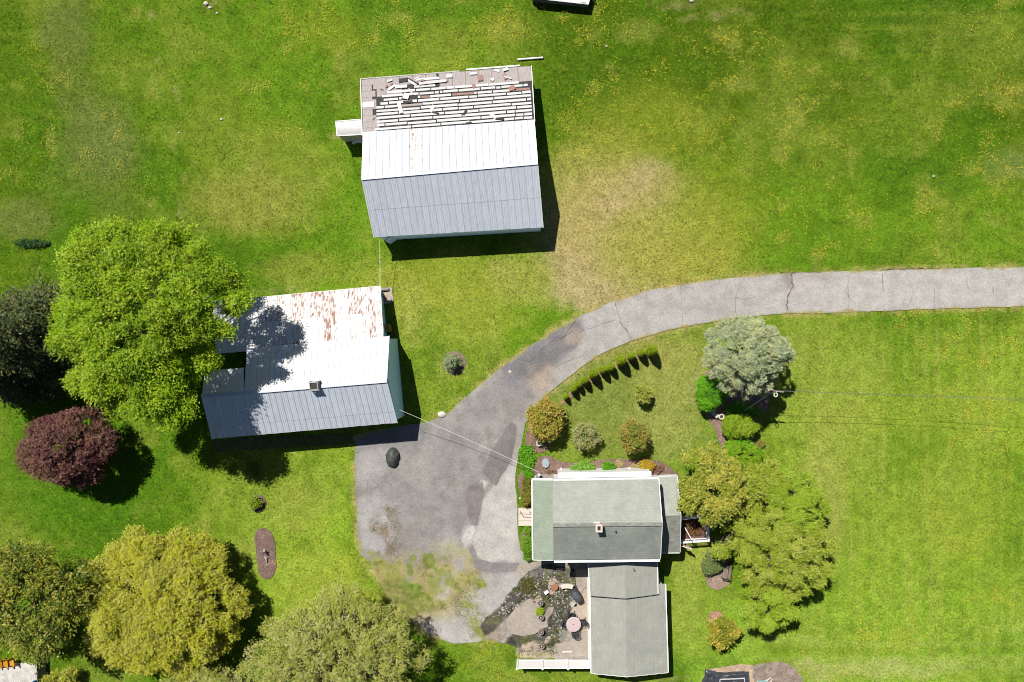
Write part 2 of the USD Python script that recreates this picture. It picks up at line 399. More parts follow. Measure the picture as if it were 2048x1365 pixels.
# mowing lines
e = ss(PX, 1350, 1620) * ss(PY, 600, 800)
T = lerp(T, (126, 168, 48), e * .4)
e = ss(PX, 1480, 1600) * ss(PY, 618, 660) * ss(-PY, -1240, -1150)
T = lerp(T, (154, 170, 80), ss(np.sin((PX + WX * .12) * 2 * np.pi / 21.5), .1, .9) * ss(fS, .3, .6) * e * .3)
e = ss(PX, 1380, 1600) * ss(-PY, -300, -200)
arc = PY + .00022 * np.clip(PX - 1550, 0, None) ** 2
T = lerp(T, (116, 146, 40), ss(np.sin((arc + WY * .1) * 2 * np.pi / 24), .2, .95) * ss(fC, .4, .6) * e * .4)
e = ss(PX, 1520, 1640) * ss(PY, 600, 700)
T = lerp(T, (152, 166, 76), ss(fS, .48, .7) * e * .42)
T = lerp(T, (96, 148, 24), ss(-fS, -.52, -.28) * e * .3)
e = ss(PX, 1400, 1600) * ss(PY, 1215, 1260)
T = lerp(T, (156, 182, 96), ss(fH, .48, .7) * e * .4)
e = ss(PX, 1600, 1800) * ss(-PY, -200, -60)
T = lerp(T, (120, 150, 44), ss(fH, .52, .68) * e * .5)
# dry, tan and grey patches
for x, y, rx, ry, c, a in [
        (1225, 440, 190, 145, (186, 170, 116), .75), (1260, 380, 110, 65, (190, 168, 128), .8), (1180, 520, 95, 110, (188, 170, 122), .8), (1225, 580, 150, 55, (184, 170, 122), .8), (1330, 520, 170, 85, (164, 162, 84), .65), (1180, 345, 100, 60, (168, 164, 80), .6), (1150, 440, 60, 80, (176, 164, 96), .6),
        (1340, 480, 160, 130, (160, 164, 66), .65), (1420, 420, 120, 120, (140, 156, 48), .5), (1290, 250, 160, 90, (146, 160, 52), .5), (1200, 300, 90, 60, (152, 160, 66), .5),
        (500, 400, 150, 80, (150, 154, 72), .7), (430, 260, 70, 110, (124, 148, 52), .6), (560, 300, 90, 60, (136, 152, 58), .5), (640, 340, 60, 70, (146, 160, 66), .4),
        (135, 60, 60, 90, (108, 124, 68), .7), (200, 290, 90, 110, (108, 126, 74), .75), (150, 190, 50, 60, (110, 128, 70), .5), (45, 440, 80, 50, (112, 128, 72), .65), (240, 420, 60, 50, (108, 130, 60), .5), (140, 360, 70, 50, (98, 130, 52), .5),
        (850, 570, 190, 60, (158, 168, 62), .65), (960, 640, 90, 60, (150, 166, 62), .6), (820, 620, 40, 60, (160, 170, 80), .5), (1040, 560, 80, 60, (168, 168, 84), .6), (600, 540, 100, 40, (150, 156, 70), .5),
        (640, 1180, 120, 90, (156, 172, 66), .6), (730, 1230, 60, 60, (162, 170, 70), .6), (600, 1010, 70, 60, (152, 164, 74), .5),
        (1250, 800, 230, 150, (128, 146, 72), .95), (1360, 740, 80, 80, (154, 162, 84), .7), (1330, 850, 80, 90, (150, 162, 86), .7), (1380, 1080, 60, 90, (156, 168, 84), .6), (1390, 1240, 70, 90, (140, 168, 66), .6), (1660, 760, 140, 140, (142, 160, 70), .5), (1640, 1010, 60, 140, (160, 166, 88), .6),
        (1290, 700, 110, 26, (152, 152, 78), .7), (1370, 1180, 40, 130, (150, 170, 74), .6), (1400, 1110, 40, 60, (158, 172, 78), .5),
        (880, 100, 80, 60, (144, 156, 62), .5), (660, 60, 90, 50, (128, 148, 40), .5), (1000, 60, 70, 40, (140, 152, 56), .5), (1280, 60, 50, 30, (132, 148, 66), .6),
        (2020, 330, 60, 40, (118, 140, 84), .6), (1980, 90, 90, 80, (130, 152, 56), .5), (1800, 240, 120, 80, (118, 148, 44), .5), (1660, 300, 60, 60, (118, 148, 50), .4),
        (1840, 820, 200, 60, (142, 168, 56), .5), (1680, 900, 90, 120, (150, 166, 74), .5), (1900, 1010, 120, 120, (140, 164, 58), .5), (1740, 1340, 200, 20, (172, 184, 116), .6),
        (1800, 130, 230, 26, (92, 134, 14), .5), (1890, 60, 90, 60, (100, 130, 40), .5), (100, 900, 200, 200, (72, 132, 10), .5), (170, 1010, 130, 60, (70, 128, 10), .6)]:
    T = lerp(T, c, blob(x, y, rx, ry) * a)
# bare soil
soil = np.zeros(PX.shape, np.float32)
for x, y, rx, ry, a in [(1345, 4, 48, 14, .8), (1412, 36, 46, 14, .8), (1470, 22, 26, 12, .6), (298, 24, 18, 14, .9), (313, 118, 8, 14, .8), (349, 290, 8, 20, .9), (352, 190, 6, 26, .7), (362, 356, 8, 16, .6), (366, 436, 12, 24, .9), (415, 12, 14, 8, .9),
                          (566, 580, 46, 9, .9), (520, 586, 30, 8, .6), (676, 270, 22, 9, 1.), (700, 285, 22, 7, .8), (910, 722, 30, 30, .85), (1005, 815, 12, 8, .6), (455, 1130, 18, 12, .6), (1395, 775, 14, 40, .6),
                          (1190, 590, 60, 18, .5), (870, 835, 20, 7, .8), (1600, 1335, 50, 20, .75), (1570, 1345, 80, 16, .7), (1340, 1362, 60, 6, .7), (1180, 690, 40, 10, .5)]:
    soil = np.maximum(soil, blob(x, y, rx, ry, .7) * a)
T = lerp(T, (158, 146, 108), soil * .55 * ss(fD, .3, .6))
# trodden, dry rim along the drive's edges
RIMS = [[(2100, 613), (1850, 619), (1700, 625), (1560, 629), (1480, 637), (1400, 649), (1340, 661), (1260, 684), (1200, 711), (1150, 746), (1100, 786), (1068, 816)],
        [(2100, 533), (1760, 541), (1500, 552), (1300, 580), (1230, 601), (1160, 632), (1100, 666), (1000, 738), (920, 805)], [(711, 890), (708, 940), (712, 1000), (716, 1070), (722, 1110), (760, 1160), (800, 1230), (860, 1275), (960, 1290)]]
rim = np.zeros(PX.shape, np.float32)
for r in RIMS:
    rim = np.maximum(rim, raster([list(LineString(r).buffer(7).exterior.coords)], 4))
T = lerp(T, (186, 166, 110), rim * ss(fD, .35, .6) * .8)
T = lerp(T, (150, 146, 84), ss(fD, .6, .8) * .3)
gr = np.clip((T[..., 1] - T[..., 0]) / (T[..., 1] + 1e-4) * 2.2, 0, 1)          # spring grass: nearer to yellow than a pure green
dg = T[..., 1] - T[..., 0]
T[..., 0] -= gr * dg * .03; T[..., 1] -= gr * dg * .15; T[..., 2] *= 1 - .4 * gr
lum = T @ np.array([.3, .6, .1], np.float32)
T = T * .93 + .07 * lum[..., None] * np.array([1.2, 1.0, .4], np.float32)
LAWN = T / LIT * np.array([1.06, 1.04, 1.08], np.float32) * (1.04 - .05 * (1 - ss(PX, 1350, 1650) * ss(PY, 560, 760)) * ss(-PY, -640, -520))[..., None]

def sample(img, xy):
    """Colours of the painted map under the world points xy."""
    c = [(NY - xy[:, 1] / S) - Y0, (xy[:, 0] / S + NX) - X0]
    if img.ndim == 2:
        return ndimage.map_coordinates(img, c, order=1, mode='nearest')
    return np.stack([ndimage.map_coordinates(img[..., k], c, order=1, mode='nearest') for k in range(3)], 1)

def axis(a, b, step, far):
    mid = np.arange(a, b + step, step)
    out = np.geomspace(1, far, 14)
    return np.concatenate([a - out[::-1], mid, b + out])

gx, gy = axis(-49, 44, .16, 1500), axis(-32, 32, .16, 1500)
GX, GY = np.meshgrid(gx, gy)
xy = np.stack([GX.ravel(), GY.ravel()], 1)
zz = (meshkit.fbm(np.stack([xy[:, 0] / 3, xy[:, 1] / 3, xy[:, 0] * 0], 1), 3, 2) - 1.0) * .05
v = np.column_stack([xy, zz])
ii = (np.arange(len(gy) - 1)[:, None] * len(gx) + np.arange(len(gx) - 1)[None]).ravel()
f = np.stack([ii, ii + 1, ii + len(gx) + 1, ii + len(gx)], 1)
lawn = obj('lawn', (v, f), MT['lawn'].GetPath(), None, True, tone=sample(LAWN, xy), label='mown spring lawn with dry patches around the farmyard', kind='structure')

# ------------------------------------------------------------------ sheets of paving, mulch and soil laid on the lawn
def ragged(poly, step, amp, seed):
    """The outline resampled every step and roughened by amp (world metres)."""
    ring = LineString(list(poly) + [poly[0]]); n = max(8, int(ring.length / step))
    p = np.array([ring.interpolate(i / n, True).coords[0] for i in range(n)])
    q = np.column_stack([p * 1.7, np.full(len(p), seed)])
    return p + np.column_stack([meshkit.fbm(q, 3, seed) - .5, meshkit.fbm(q + 9, 3, seed + 1) - .5]) * 2 * amp

def W(pts, z=0.0):
    return [tuple(P(x, y, z)[:2]) for x, y in pts]

def sheet(poly, step, z, amp=.05, seed=1, skirt=.08, crown=0.0, bumpy=0.0, edge=None, holes=()):
    """A flat-topped sheet over the outline (world xy) with a fine grid inside and a skirt down into the ground."""
    b = ragged(poly, edge or step, amp, seed) if amp else np.array([LineString(list(poly) + [poly[0]]).interpolate(i, True).coords[0] for i in np.arange(0, 1, (edge or step) / LineString(list(poly) + [poly[0]]).length)])
    pg = Polygon(b).buffer(0)
    if pg.geom_type != 'Polygon':
        pg = max(pg.geoms, key=lambda g: g.area)
    b = np.array(pg.exterior.coords)[:-1]
    x0, y0, x1, y1 = pg.bounds
    a, c = np.meshgrid(np.arange(x0, x1, step), np.arange(y0, y1, step)); g = np.column_stack([a.ravel(), c.ravel()])
    rr = np.random.default_rng(seed); g += rr.uniform(-.25, .25, g.shape) * step
    inner = pg.buffer(-step * .45)
    g = g[contains_xy(inner, g[:, 0], g[:, 1])]
    p = np.vstack([b, g]); t = Delaunay(p).simplices
    ct = p[t].mean(1); t = t[contains_xy(pg, ct[:, 0], ct[:, 1])]
    zz = np.full(len(p), z)
    if bumpy or crown:
        from shapely import points, distance
        d = distance(pg.exterior, points(p))
        zz += np.minimum(d / .6, 1) * crown + (meshkit.fbm(np.column_stack([p * 2.2, p[:, :1] * 0]), 3, seed) - .3) * bumpy * np.minimum(d / .15, 1)
    v = np.column_stack([p, zz])
    e1 = v[t[:, 1], :2] - v[t[:, 0], :2]; e2 = v[t[:, 2], :2] - v[t[:, 0], :2]
    flip = e1[:, 0] * e2[:, 1] - e1[:, 1] * e2[:, 0] < 0
    t[flip] = t[flip][:, ::-1]
    n = len(b); lo = b; v = np.vstack([v, np.column_stack([lo, np.full(n, z - skirt)])]); m = len(v) - n
    i = np.arange(n); j = (i + 1) % n
    ar = np.sum(b[:, 0] * np.roll(b[:, 1], -1) - b[:, 1] * np.roll(b[:, 0], -1))
    q = np.vstack([np.column_stack([i, m + i, m + j]), np.column_stack([i, m + j, j])])
    return v, np.vstack([t, q if ar > 0 else q[:, ::-1]])

# painted colours of the drive and yard
DRVPX = [(2150, 532), (2048, 534), (1760, 541), (1600, 545), (1500, 552), (1400, 563), (1300, 580), (1230, 601), (1160, 632), (1100, 666), (1040, 705), (1000, 738), (960, 770), (920, 805), (890, 830), (850, 846), (800, 852), (704, 872), (712, 890), (708, 940), (712, 1000), (714, 1060), (718, 1105), (740, 1125),
         (756, 1160), (780, 1200), (815, 1242), (860, 1270), (905, 1288), (960, 1284), (1003, 1266), (1100, 1290), (1100, 1132), (1062, 1122), (1042, 1100), (1035, 1060), (1035, 1012), (1030, 960), (1036, 915), (1045, 880), (1050, 850), (1068, 815), (1100, 785), (1150, 745), (1200, 710), (1260, 683), (1340, 660), (1400, 648), (1480, 636), (1560, 628), (1700, 625), (2048, 613), (2150, 612)]
D = np.empty(PX.shape + (3,), np.float32); D[:] = lin((190, 186, 182))
wx, wy = PX + WX * .5, PY + WY * .5
D = lerp(D, (172, 168, 164), ss(fB, .45, .65) * .5)
D = lerp(D, (200, 195, 190), ss(PX, 1420, 1700) * .6)
yard = ss(-(wx + .55 * wy), -1560, -1490) * ss(wy, 690, 760)
D = lerp(D, (160, 155, 152), yard * .95)
D = lerp(D, (182, 178, 173), ss(fB, .5, .62) * yard * .7)
D = lerp(D, (150, 143, 138), ss(-fB, -.46, -.34) * yard * .6)
D = lerp(D, (138, 134, 132), ss(fD, .54, .74) * yard * .6)
D = lerp(D, (148, 144, 143), ss(-fC, -.48, -.32) * yard * .5)
def dp(pts, col, a, blur=2.0, warp=.35, noise=None):
    """Lays one patch with a ragged edge into the drive's colours."""
    global D
    m = raster([pts], blur)
    m = ndimage.map_coordinates(m, [np.clip(PY + WY * warp - Y0, 0, m.shape[0] - 1), np.clip(PX + WX * warp - X0, 0, m.shape[1] - 1)], order=1)
    D = lerp(D, col, m * a * (1 if noise is None else noise))
dp([(1000, 735), (1100, 664), (1150, 636), (1170, 660), (1150, 700), (1070, 742), (1040, 770), (1010, 775)], (134, 132, 136), .85, 4)
dp([(1160, 632), (1105, 690), (1070, 700), (1020, 745), (1060, 760), (1150, 700)], (128, 126, 128), .6, 5)
dp([(1060, 735), (1100, 725), (1110, 745), (1098, 780), (1080, 790), (1058, 765)], (186, 168, 152), .85, 5)
dp([(1050, 745), (1085, 722), (1120, 715), (1110, 728), (1070, 745), (1060, 765)], (128, 122, 122), .7, 4)
dp([(1130, 660), (1150, 655), (1172, 668), (1160, 685), (1135, 690)], (186, 170, 156), .75, 4)
dp([(1140, 640), (1162, 640), (1165, 656), (1150, 655)], (132, 124, 122), .6, 3)
dp([(1585, 545), (1568, 548), (1572, 580), (1584, 578)], (140, 126, 118), .7, 5)
dp([(1590, 546), (1660, 545), (1650, 560), (1600, 562)], (168, 158, 148), .6, 6)
dp([(1034, 850), (1022, 845), (985, 900), (966, 945), (992, 974), (1000, 955), (1016, 930), (1024, 922), (1022, 905), (1030, 880)], (132, 127, 126), .85, 1, .12)
dp([(930, 985), (965, 960), (968, 990), (955, 1050), (940, 1050), (935, 1020)], (140, 132, 132), .75, 2, .25)
dp([(935, 1100), (945, 1090), (960, 1120), (1040, 1128), (1030, 1145), (960, 1150), (938, 1130)], (142, 136, 136), .7, 4)
dp([(985, 975), (1036, 920), (1034, 1120), (960, 1130), (950, 1080), (962, 1000)], (206, 202, 196), .75, 3, .3)
dp([(925, 1055), (948, 1050), (945, 1085), (930, 1095), (922, 1075)], (202, 200, 196), .6, 2)
dp([(962, 958), (975, 965), (968, 980), (960, 978)], (206, 202, 198), .8, 1.5, .1)
dp([(712, 1000), (760, 990), (790, 1070), (760, 1118), (720, 1110)], (196, 194, 194), .55, 8)
dp([(715, 900), (780, 890), (775, 945), (740, 975), (712, 960)], (186, 182, 180), .6, 6)
dp([(740, 1010), (780, 1020), (800, 1090), (760, 1120), (750, 1070)], (146, 122, 98), .85, 14, 1, ss(fD, .4, .6) * ss(fC, .36, .54))
dp([(720, 1105), (790, 1070), (800, 1090), (750, 1122)], (126, 108, 96), .6, 6, .8, ss(fC, .42, .58))
dp([(800, 835), (850, 850), (850, 890), (705, 900), (705, 860)], (128, 128, 134), .4, 8)  # small barn's cast shadow painted in as a bluish dark patch
dp([(730, 1120), (950, 1110), (960, 1180), (900, 1230), (800, 1250), (750, 1190)], (180, 168, 120), 1, 12, 1, ss(fC, .3, .5))
dp([(800, 1160), (930, 1150), (930, 1200), (830, 1230), (780, 1200)], (158, 164, 84), .8, 12, 1, ss(fD, .42, .6))
dp([(930, 1200), (960, 1200), (965, 1270), (935, 1270)], (158, 168, 70), .85, 6, 1, ss(fD, .4, .55))
dp([(860, 1100), (960, 1110), (950, 1170), (880, 1180)], (176, 174, 96), .7, 9, 1, ss(fC, .44, .58))
dp([(735, 1120), (800, 1130), (830, 1190), (810, 1240), (770, 1190)], (150, 156, 66), .85, 9, 1, ss(fD, .38, .55))
dp([(1030, 1130), (1080, 1120), (1090, 1150), (1030, 1150)], (188, 168, 140), .6, 8, .6)
# grass creeping in over the ragged edges, and the far end given up to it
inside = raster([DRVPX], 0); edge = 1 - ndimage.gaussian_filter(inside, 6)
creep = ss(edge * 1.25 + (fD - .5) * 1.3 + (fC - .5) * .9, .42, .62)
lost = raster([[(680, 1080), (752, 1098), (800, 1126), (828, 1180), (826, 1250), (690, 1310)]], 16)
for q, w in (([(840, 1108), (962, 1104), (966, 1146), (850, 1156)], .66), ([(796, 1150), (912, 1128), (922, 1196), (812, 1226)], .8), ([(944, 1150), (978, 1160), (980, 1276), (942, 1276)], .8), ([(770, 1090), (840, 1100), (830, 1140), (770, 1140)], .6)):
    lost = np.maximum(lost, raster([q], 11) * w)
fE = field(20, 20, 51, 4)
creep *= ss(edge, .02, .16)
creep = np.maximum(creep, ss(lost * .8 + (fC - .5) * 1.7 + (fE - .5) * 2.6, .46, .72) * ss(lost, .06, .4))
creep *= 1 - raster([[(1020, 880), (1060, 880), (1060, 1130), (1000, 1130), (1010, 1000)]], 8)
T2 = lerp(T, (180, 168, 112), np.maximum(ss(fD, .4, .62) * .65, ss(fE, .3, .55) * lost * .8 * (1 - .75 * np.maximum(raster([[(810, 1140), (912, 1128), (922, 1196), (812, 1226)]], 10), raster([[(944, 1150), (980, 1160), (980, 1276), (942, 1276)]], 8)))))
D = D + (T2 - D) * creep[..., None]
DRIVE = D / LIT

# ------------------------------------------------------------------ driveway: slabs at the road end, one asphalt yard by the barns
TOP = [(2150, 532), (2048, 534), (1900, 537), (1760, 541), (1600, 545), (1500, 552), (1400, 563), (1300, 580), (1230, 601), (1160, 632), (1100, 666), (1040, 705), (1000, 738), (960, 770), (920, 805), (890, 830), (850, 846)]
YARD = [(800, 852), (740, 862), (704, 872), (712, 890), (708, 940), (712, 1000), (714, 1060), (718, 1105), (740, 1125), (756, 1160), (780, 1200), (815, 1242), (860, 1270), (905, 1288), (960, 1284), (1003, 1266), (1010, 1225), (1030, 1180), (1070, 1150), (1095, 1132)]
BOT = [(1062, 1122), (1042, 1100), (1035, 1060), (1035, 1012), (1030, 960), (1036, 915), (1045, 880), (1050, 850), (1068, 815), (1100, 785), (1150, 745), (1200, 710), (1260, 683), (1340, 660), (1400, 648), (1480, 636), (1560, 628), (1700, 625), (1850, 619), (2048, 613), (2150, 612)]
DRV = TOP + YARD + BOT
drv = Polygon(W(DRV))
drive = thing('driveway', 'long curved grey driveway widening into a yard between barns and house', None, kind='structure')
JOINTS = [[(1226, 590), (1236, 630), (1250, 655), (1262, 695)], [(1360, 555), (1363, 600), (1366, 670)], [(1468, 545), (1472, 590), (1470, 650)], [(1580, 530), (1586, 570), (1574, 600), (1572, 640)],
          [(1696, 530), (1698, 640)], [(1764, 530), (1766, 580), (1768, 640)], [(1866, 525), (1868, 570), (1870, 630)], [(1985, 525), (1986, 630)]]
rest = drv
pieces = []
for k, j in enumerate(JOINTS):
    cut = LineString(W(j)).buffer(.013 if k < 4 else .006, cap_style=2)
    parts = rest.difference(cut)
    gs = sorted(parts.geoms, key=lambda g: g.centroid.x) if parts.geom_type == 'MultiPolygon' else [parts]
    if len(gs) > 1:
        big = sorted(gs, key=lambda g: -g.area)[:2]
        big.sort(key=lambda g: g.centroid.x)
        pieces.append(big[0]); rest = big[1]
pieces.append(rest)
for k, g in enumerate(pieces):
    m = sheet(list(g.exterior.coords)[:-1], .16 if k else .085, .035, .045, 40 + k, edge=.15)
    obj('asphalt_yard' if k == 0 else 'slab', m, MT['pave'].GetPath(), drive, tone=sample(DRIVE, m[0][:, :2]))
bed = sheet(list(drv.buffer(-.12).exterior.coords)[:-1], 1.2, .012, 0)
obj('joint_bed', bed, MT['crack'].GetPath(), drive)
def crack(px, w, seed, parent=drive, z=.0395):
    """A wandering crack with dirt in it, as a thin raised ribbon of filler."""
    p = np.array(W(px)); ln = LineString(p); n = max(6, int(ln.length / .25)); r = np.random.default_rng(seed)
    q = np.array([ln.interpolate(i / n, True).coords[0] for i in range(n + 1)]) + r.normal(0, .05, (n + 1, 2))
    t = np.gradient(q, axis=0); s = np.column_stack([-t[:, 1], t[:, 0]]); s /= np.linalg.norm(s, axis=1, keepdims=True) + 1e-9
    ww = w * .7 * r.uniform(.2, 1.2, (n + 1, 1))
    v = np.vstack([np.column_stack([q + s * ww, np.full(n + 1, z)]), np.column_stack([q - s * ww, np.full(n + 1, z)])])
    f = np.array([(i, n + 1 + i, n + 2 + i) for i in range(n)] + [(i, n + 2 + i, i + 1) for i in range(n)])
    obj('crack', (v, f), MT['crack'].GetPath(), parent)
for k, (c, w) in enumerate([([(1035, 718), (1060, 725), (1075, 712), (1082, 700), (1110, 678), (1130, 672), (1140, 655), (1150, 642)], .06), ([(1100, 690), (1125, 676), (1145, 662)], .04), ([(1150, 668), (1185, 655), (1230, 640)], .025),
                            ([(1110, 735), (1140, 722), (1165, 712), (1172, 700)], .025), ([(1470, 595), (1490, 600), (1510, 596)], .03), ([(1586, 545), (1580, 565), (1588, 572), (1576, 590), (1574, 622)], .06), ([(1363, 570), (1390, 580), (1400, 600)], .02),
                            ([(1240, 640), (1256, 668), (1262, 680)], .05), ([(1560, 545), (1600, 548), (1640, 545)], .05), ([(1760, 541), (1800, 538), (1880, 537)], .05), ([(740, 960), (752, 966), (758, 972), (748, 976)], .03), ([(930, 985), (945, 972), (960, 962)], .03),
                            ([(1697, 560), (1690, 580), (1700, 600)], .02), ([(1820, 560), (1826, 590), (1818, 612)], .015), ([(1930, 545), (1936, 580)], .015), ([(870, 960), (910, 950), (960, 956)], .012), ([(800, 1000), (860, 1030), (900, 1080)], .012)]):
    crack(c, w, k + 1)
# crisp edged repair patches: darker and paler asphalt laid over the old
for k, (q, c) in enumerate([([(1022, 845), (1034, 850), (1030, 885), (1025, 905), (1021, 925), (1004, 950), (992, 974), (972, 946), (984, 905), (1000, 880)], (138, 132, 130)), ([(943, 985), (966, 962), (968, 990), (961, 1020), (955, 1052), (944, 1052), (936, 1030)], (146, 138, 136)),
                            ([(938, 1096), (946, 1090), (957, 1117), (990, 1127), (1040, 1126), (1030, 1142), (985, 1146), (952, 1138)], (150, 144, 142)), ([(945, 1050), (950, 1058), (944, 1085), (931, 1096), (922, 1078)], (202, 199, 195))]):
    m = sheet(W(q), .12, .0425 + .004 * k, .07, 300 + k, skirt=.03, edge=.1)
    t0 = np.tile(np.array(C(*c)), (len(m[0]), 1)) * (.8 + .4 * sample(fD, m[0][:, :2])[:, None])
    obj('asphalt_patch', m, MT['pave'].GetPath(), drive, tone=t0)
# weeds grown over the broken south end of the yard
def blade_tufts(pts, rng, h, n, cols, spread=.1, wd=.03):
    """Tufts of upright blades at pts (x, y, z): two-triangle blades."""
    k = len(pts) * n
    b = np.repeat(pts, n, 0) + np.column_stack([rng.normal(0, spread, (k, 2)), np.zeros(k)])
    a = rng.uniform(0, 2 * np.pi, k); lean = rng.uniform(.2, 1.0, k); hh = h * rng.uniform(.5, 1.3, k)
    d = np.column_stack([np.cos(a) * lean, np.sin(a) * lean, np.ones(k)]); d /= np.linalg.norm(d, axis=1, keepdims=True)
    s = np.column_stack([-np.sin(a), np.cos(a), np.zeros(k)]) * wd
    v = np.stack([b - s, b + s, b + s * .6 + d * hh[:, None], b - s * .6 + d * hh[:, None]], 1).reshape(-1, 3)
    i = np.arange(k) * 4; f = np.vstack([np.column_stack([i, i + 1, i + 2]), np.column_stack([i, i + 2, i + 3])])
    c = 1.7 * np.asarray(cols)[rng.integers(len(cols), size=len(pts))]
    return (v, f), np.repeat(np.repeat(c, n, 0), 4, 0)
def scatter(poly, n, rng, dens=None, thr=.5):
    pg = Polygon(poly); x0, y0, x1, y1 = pg.bounds; out = []
    c = np.column_stack([rng.uniform(x0, x1, n * 4), rng.uniform(y0, y1, n * 4)])
    k = contains_xy(pg, c[:, 0], c[:, 1])
    if dens is not None:
        k &= sample(dens, np.column_stack([(c[:, 0] - NX) * S, (NY - c[:, 1]) * S])) + rng.uniform(-.08, .08, len(c)) > thr
    c = c[k][:n]
    return np.array([P(x, y, .03) for x, y in c])
rng = np.random.default_rng(4)
GREENS = [C(150, 160, 60), C(166, 166, 80), C(130, 150, 50), C(180, 160, 96)]
pts = np.vstack([scatter([(735, 1115), (800, 1120), (960, 1110), (965, 1180), (940, 1270), (905, 1215), (800, 1240), (755, 1190)], 900, rng, fC, .52), scatter([(930, 1190), (968, 1190), (968, 1275), (938, 1275)], 140, rng), scatter([(740, 1000), (800, 1020), (800, 1120), (740, 1110)], 160, rng, fC, .55)])
m, c = blade_tufts(pts, rng, .06, 8, GREENS, .12, .02)
obj('driveway_weeds', m, MT['leaf'].GetPath(), None, tone=c, label='weeds and grass growing over the broken south end of the driveway', kind='stuff', cat='weeds')

# ------------------------------------------------------------------ patio: broken concrete with moss between
PATIO = [(968, 1282), (950, 1262), (968, 1238), (1000, 1205), (1030, 1170), (1060, 1140), (1078, 1118), (1178, 1116), (1183, 1318), (1035, 1317), (1030, 1296), (1012, 1285)]
patio = thing('patio', 'broken concrete patio with mossy gaps between the yard and the garage', None, kind='structure')
m = sheet(W(PATIO), .1, .045, .22, 77)
Tm = np.empty(PX.shape + (3,), np.float32); Tm[:] = lin((176, 168, 158))
Tm = lerp(Tm, (164, 150, 134), ss(fC, .48, .64) * .7)
BAND = [(962, 1252), (990, 1222), (1012, 1196), (1030, 1172), (1050, 1150), (1085, 1138), (1130, 1136), (1152, 1160), (1150, 1200), (1125, 1225), (1136, 1245), (1126, 1262), (1122, 1282), (1104, 1292), (1080, 1277), (1050, 1282), (1022, 1298), (1008, 1290), (1025, 1276), (1060, 1266), (1078, 1262), (1090, 1240), (1096, 1216), (1078, 1200), (1060, 1194), (1040, 1206), (1012, 1234), (985, 1256), (970, 1266)]
band = raster([list(Polygon(BAND).buffer(5).exterior.coords)], 4)
band = np.maximum(band, raster([[(1040, 1158), (1090, 1138), (1150, 1140), (1156, 1180), (1140, 1240), (1100, 1250), (1092, 1206), (1050, 1192), (1024, 1200)]], 4))
band = ndimage.map_coordinates(band, [np.clip(PY + WY * .3 - Y0, 0, band.shape[0] - 1), np.clip(PX + WX * .3 - X0, 0, band.shape[1] - 1)], order=1)
band = ss(band + (fD - .5) * 1.5 + (fE - .5) * .8, .36, .6)
Tm = lerp(Tm, (92, 90, 86), band)
Tm = lerp(Tm, (58, 58, 56), band * ss(field(7, 7, 71, 3), .52, .68) * .8)
Tm = lerp(Tm, (150, 148, 142), band * ss(field(9, 9, 61, 3), .56, .7) * .6); Tm = lerp(Tm, (112, 114, 66), band * ss(field(14, 14, 67, 3), .5, .66) * .7)

pin = ndimage.gaussian_filter(raster([PATIO], 0), 12)
Tm = Tm + (D - Tm) * (ss((1 - pin) * 1.3 + (fE - .5) * 1.6 + (fC - .5) * .8, .5, .72) * ss(-PX, -1090, -1030))[..., None]
obj('mossy_ground', m, MT['mulch'].GetPath(), patio, tone=sample(Tm / LIT, m[0][:, :2]))
MT['slabc'] = tone_mat('patio_concrete', fine=6.0, mid=.9, amount=(.84, 1.16), midamount=(.9, 1.1), bump=.25, bdist=.01)
SLABS = [([(1018, 1232), (1040, 1206), (1062, 1196), (1078, 1210), (1082, 1240), (1088, 1256), (1070, 1268), (1046, 1272), (1026, 1268), (1012, 1250)], (184, 173, 162)),
         ([(1110, 1288), (1140, 1282), (1150, 1270), (1176, 1262), (1178, 1312), (1112, 1314), (1106, 1300)], (190, 179, 167)), ([(1136, 1248), (1140, 1225), (1158, 1196), (1178, 1170), (1178, 1260), (1152, 1268)], (200, 184, 168)),
         ([(1044, 1288), (1070, 1282), (1082, 1292), (1078, 1302), (1048, 1303), (1040, 1298)], (186, 170, 156)), ([(1040, 1304), (1108, 1304), (1110, 1315), (1040, 1315)], (186, 172, 148)),
         ([(1100, 1156), (1112, 1157), (1124, 1172), (1112, 1190), (1098, 1188), (1096, 1170)], (194, 172, 156)), ([(1072, 1196), (1078, 1190), (1084, 1196), (1074, 1206), (1066, 1204)], (198, 176, 158)),
         ([(1096, 1214), (1108, 1214), (1104, 1226), (1094, 1240), (1096, 1254), (1084, 1256), (1084, 1236), (1090, 1226)], (176, 164, 152)), ([(1150, 1140), (1176, 1138), (1176, 1166), (1160, 1186), (1152, 1168)], (186, 176, 162)),
         ([(1092, 1276), (1100, 1270), (1104, 1276), (1094, 1288), (1088, 1286)], (190, 174, 158)), ([(1118, 1256), (1132, 1262), (1134, 1276), (1122, 1282), (1116, 1276)], (150, 146, 138)), ([(1140, 1204), (1152, 1200), (1154, 1212), (1142, 1216)], (196, 192, 184)),
         ([(1112, 1136), (1130, 1136), (1130, 1142), (1114, 1142)], (196, 176, 150))]
for k, (s, c) in enumerate(SLABS):
    m = sheet(W(s), .14, .065 + .003 * (k % 3), .03, 90 + k, edge=.12)
    t0 = np.tile(np.array(C(*c)), (len(m[0]), 1)) * (sample(fC, m[0][:, :2])[:, None] * .5 + .75)
    obj('concrete_slab', m, MT['slabc'].GetPath(), patio, tone=t0)
rng = np.random.default_rng(8)
pp = scatter([(1020, 1180), (1070, 1150), (1140, 1150), (1140, 1200), (1120, 1285), (1090, 1290), (1110, 1210), (1060, 1195), (1020, 1225)], 260, rng, fD, .5)
